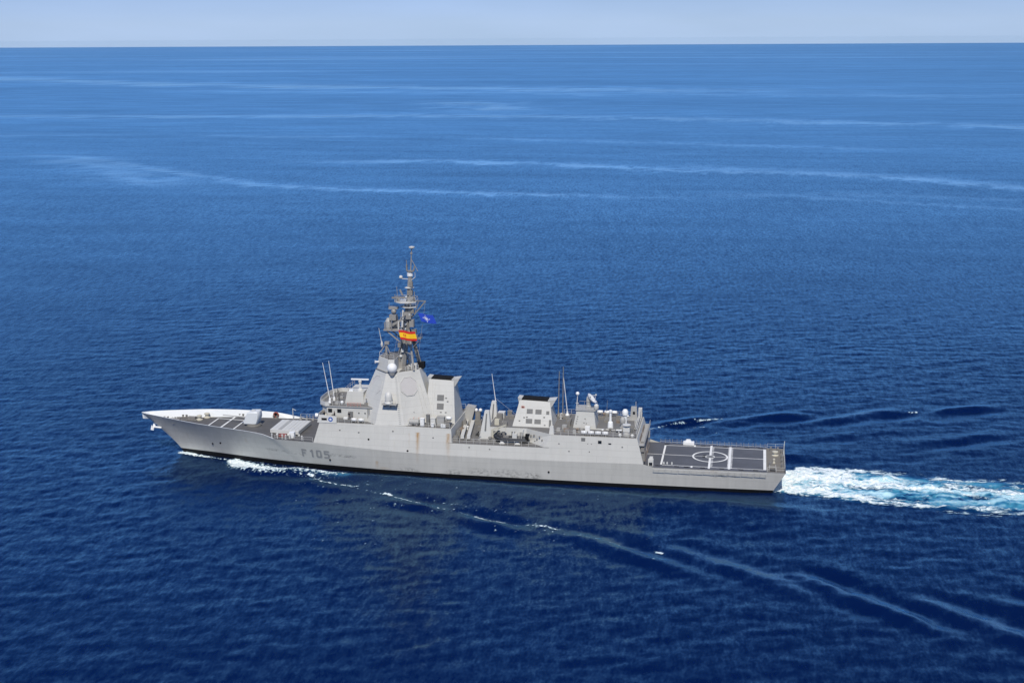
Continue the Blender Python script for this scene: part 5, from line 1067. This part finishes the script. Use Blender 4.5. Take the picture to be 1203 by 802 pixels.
# ---- foam: lacy patches of white water lying on the sea
mf = bpy.data.materials.new('foam_white'); n, l, b = nodes_of(mf); b.inputs['Roughness'].default_value = .9; b.inputs['Specular IOR Level'].default_value = .2
pos = n.new('ShaderNodeNewGeometry').outputs['Position']; fn = noise(n, l, pos, 1.3, 5, .7).outputs['Fac']
al_ = n.new('ShaderNodeAttribute'); al_.attribute_name = 'cover'; cov = al_.outputs['Fac']
l.new(mixc(n, l, mth(n, l, 'MULTIPLY', mth(n, l, 'MULTIPLY_ADD', fn, 1.8, -.15, clamp=True), cov, clamp=True), (.40, .66, .75), (.86, .88, .89)), b.inputs['Base Color'])
l.new(mth(n, l, 'MULTIPLY', cov, mth(n, l, 'MULTIPLY_ADD', fn, 1.4, .2, clamp=True), clamp=True), b.inputs['Alpha'])
def foam_cells(parts, name, label):
    V, Q, K_, base = [], [], [], 0
    for (x0, x1, y0, y1, c, fn_) in parts:
        gx, gy = np.meshgrid(np.arange(x0, x1, c), np.arange(y0, y1, c), indexing='ij'); jx, jy = gx+samp(F2, gx*3, gy*3, 40.)*c*.3, gy+samp(F1, gx*3, gy*3, 40.)*c*.3
        val = fn_(gx, gy); I, J = np.nonzero(np.maximum(np.maximum(val[:-1, :-1], val[1:, :-1]), np.maximum(val[1:, 1:], val[:-1, 1:])) > 0)
        if not len(I): continue
        id_ = -np.ones(gx.shape, int); used_ = np.zeros(gx.shape, bool)
        for a_, b_ in ((0, 0), (1, 0), (1, 1), (0, 1)): used_[I+a_, J+b_] = True
        id_[used_] = np.arange(used_.sum())+base
        z = sea_h(jx[used_], jy[used_])+.07+.05*np.abs(samp(F1, jx[used_]*4, jy[used_]*4, 40.))
        V.append(np.stack([jx[used_], jy[used_], z], -1)); K_.append(np.clip(val[used_]/.8, 0, 1)); Q.append(np.stack([id_[I, J], id_[I+1, J], id_[I+1, J+1], id_[I, J+1]], -1)); base += int(used_.sum())
    V, Q = np.concatenate(V), np.concatenate(Q); me = bpy.data.meshes.new(name); me.from_pydata(V.tolist(), [], Q.tolist()); me.polygons.foreach_set('use_smooth', [True]*len(Q)); me.materials.append(mf)
    at_ = me.attributes.new('cover', 'FLOAT', 'POINT'); at_.data.foreach_set('value', np.concatenate(K_).astype(np.float32))
    o = bpy.data.objects.new(name, me); C.objects.link(o); return tag(o, label, 'foam', kind='stuff')
def lace(x, y, k=1.0):        # high along thin meandering filaments and in clots
    a = samp(F1, x, y, 46.*k); c_ = samp(F2, x, y, 21.*k); e_ = samp(F1, y+7, x, 9.*k)
    return .8-np.abs(a+.35*e_)*1.0+.45*c_+.3*e_
def wake_mask(x, y):
    u = wake_u(x, y+.5*samp(F2, x, y, 30.)); inb = (u > -.06) & (u < 1.08)
    xs_ = 143.9+(y > -7)*0+np.clip((y+7)*.25, 0, 3.0)
    dist = x-xs_
    core = .95*np.exp(-((u-.62)/.13)**2)+.68*np.exp(-((u-.12)/.10)**2)+.62*np.exp(-((u-.92)/.12)**2)+.16*np.exp(-((u-.4)/.3)**2)
    dens = core*1.2+.05+1.9*np.exp(-dist/12)-.0022*np.clip(dist-30, 0, 200)
    edge = np.clip(np.minimum(u+.06, 1.08-u)/.1, 0, 1)
    return np.where(inb & (dist > 0), (dens*edge+.5*lace(x*.33, y)-.70)*np.clip(dist/.6, 0, 1), -1)
foam_cells([(143, 232, -18, 13, .2, wake_mask)], 'wake_foam', 'broad white churned foam trailing behind the stern')
def crest_mask(pts, w, k, thr, back=0.0):
    def fn_(x, y):
        d, s, f = polydist(x, y, pts); e = np.clip(np.minimum(f+.02, 1.02-f)/.15, 0, 1); d2 = np.hypot(d, 0)-back*np.clip(s, 0, 99)
        return (k*np.exp(-(d2/w)**2)*e+.45*lace(x, y, .5)-thr*.97)*1.7
    return fn_
BF = [(24.2, -5.1), (28.7, -8.8), (33.6, -11.1), (37.5, -11.1), (41, -10.4), (45.9, -11.5), (51.6, -12.4)]
def bow_mask(x, y):
    d, s, f = polydist(x, y, BF); w = np.interp(f, [0, .15, .45, .75, 1], [1.4, 2.6, 2.7, 2.4, 1.6]); k = np.interp(f, [0, .1, .5, .75, 1], [2.6, 2.7, 1.9, 1.35, .85])
    return np.where(d < 4.5, (k*np.exp(-(d/w)**2)+.38*lace(x, y, .45)-.62)*1.9, -1)
S1 = [(9.8, -.6), (11.8, -1.4), (14.5, -2.4), (18, -3.2), (22.5, -4.6)]
def stem_mask(x, y):
    d, s, f = polydist(x, y, S1); k = np.interp(f, [0, .5, .7, 1], [1.8, 1.4, .9, .5]); return np.where(d < 1.8, k*np.exp(-(d/np.interp(f, [0, .4, 1], [1.0, .7, .45]))**2)+.4*lace(x, y, .4)-.68, -1)*1.8
def side_mask(x, y):
    d, s, f = polydist(x, y, [(50, -12.3), (60, -12.0), (75, -12.6), (95, -13), (115, -13)]); return np.where(d < 5, .62*np.exp(-(d/2.2)**2)+.42*lace(x*.5, y, .5)-.97, -1)*.45
CREST_LINE = [(46, -14.9), (53, -18.6), (63.8, -22.4), (73, -26.6), (85, -31.2), (98, -36.2), (112, -41), (124, -46.4)]
foam_cells([(44, 126, -50, -13, .16, crest_mask(CREST_LINE, .4, .5, .84)), (6, 26, -8, 2, .12, stem_mask), (22, 56, -16, -3, .14, bow_mask), (48, 120, -18, -9.3, .16, side_mask),
            (43, 60, -22, -12, .14, crest_mask([(44.6, -13.9), (45.6, -14.5), (46.6, -15.3)], .55, 1.5, .78)), (43, 62, -22, -12, .14, crest_mask([(46, -15.2), (48.3, -17.0), (52.6, -18.6), (58.1, -19.2)], .55, 1.05, .8)),
            (62, 82, -31, -18, .14, crest_mask([(63.8, -21.8), (65.2, -22.6), (66.2, -23.3)], .6, 1.5, .78)), (62, 82, -31, -18, .14, crest_mask([(66.5, -23.6), (68.3, -24.8), (71.4, -26.2), (74, -27)], .5, 1.1, .82)), (70, 90, -30, -20, .15, crest_mask([(74, -25.2), (80, -25.6), (84, -27)], .9, .6, .95)),
            (82, 96, -38, -26, .14, crest_mask([(84.9, -30.9), (87, -32.4), (89.5, -33.6), (92.2, -34.0)], .75, 1.5, .8)), (93, 108, -42, -28, .15, crest_mask([(95.9, -34.5), (100.2, -35.0), (103.9, -36.6)], 1.0, .95, .92)), (121, 125, -47, -41, .12, crest_mask([(122.3, -43.7), (123.0, -44.1), (124.0, -44.8)], .4, 1.5, .85)),
            (112, 136, 28, 54, .16, crest_mask([(114, 34.5), (122.3, 41.6), (124.3, 43.4)], .7, .8, .9)), (122, 138, 38, 54, .16, crest_mask([(125, 44.2), (128, 45.8), (131.4, 47.7), (133, 48.2)], .8, .95, .9)), (116, 136, 30, 46, .16, crest_mask([(121, 36.0), (126, 38.6), (129, 39.2)], 1.1, .75, .95)),
            (176, 184, 56, 66, .16, crest_mask([(178.5, 60.8), (181, 61.8)], .8, 1.1, .9))],
           'bow_wave_foam', 'white broken crests of the bow waves spreading along both sides of the ship')

# ---- the air: thin sea haze
mh = bpy.data.materials.new('sea_haze'); mh.use_nodes = True; hn, hl = mh.node_tree.nodes, mh.node_tree.links; hn.remove(hn['Principled BSDF'])
pv = hn.new('ShaderNodeVolumePrincipled'); pv.inputs['Color'].default_value = (.52, .80, 1.0, 1); pv.inputs['Density'].default_value = HAZE; pv.inputs['Anisotropy'].default_value = .0; hl.new(pv.outputs[0], hn['Material Output'].inputs['Volume'])
hz = MB(); hz.box(-15200, 7200, -1700, 20800, -3.0, 97.0); tag(hz.build('haze', mh), 'thin pale blue haze over the whole sea', 'haze', kind='stuff')
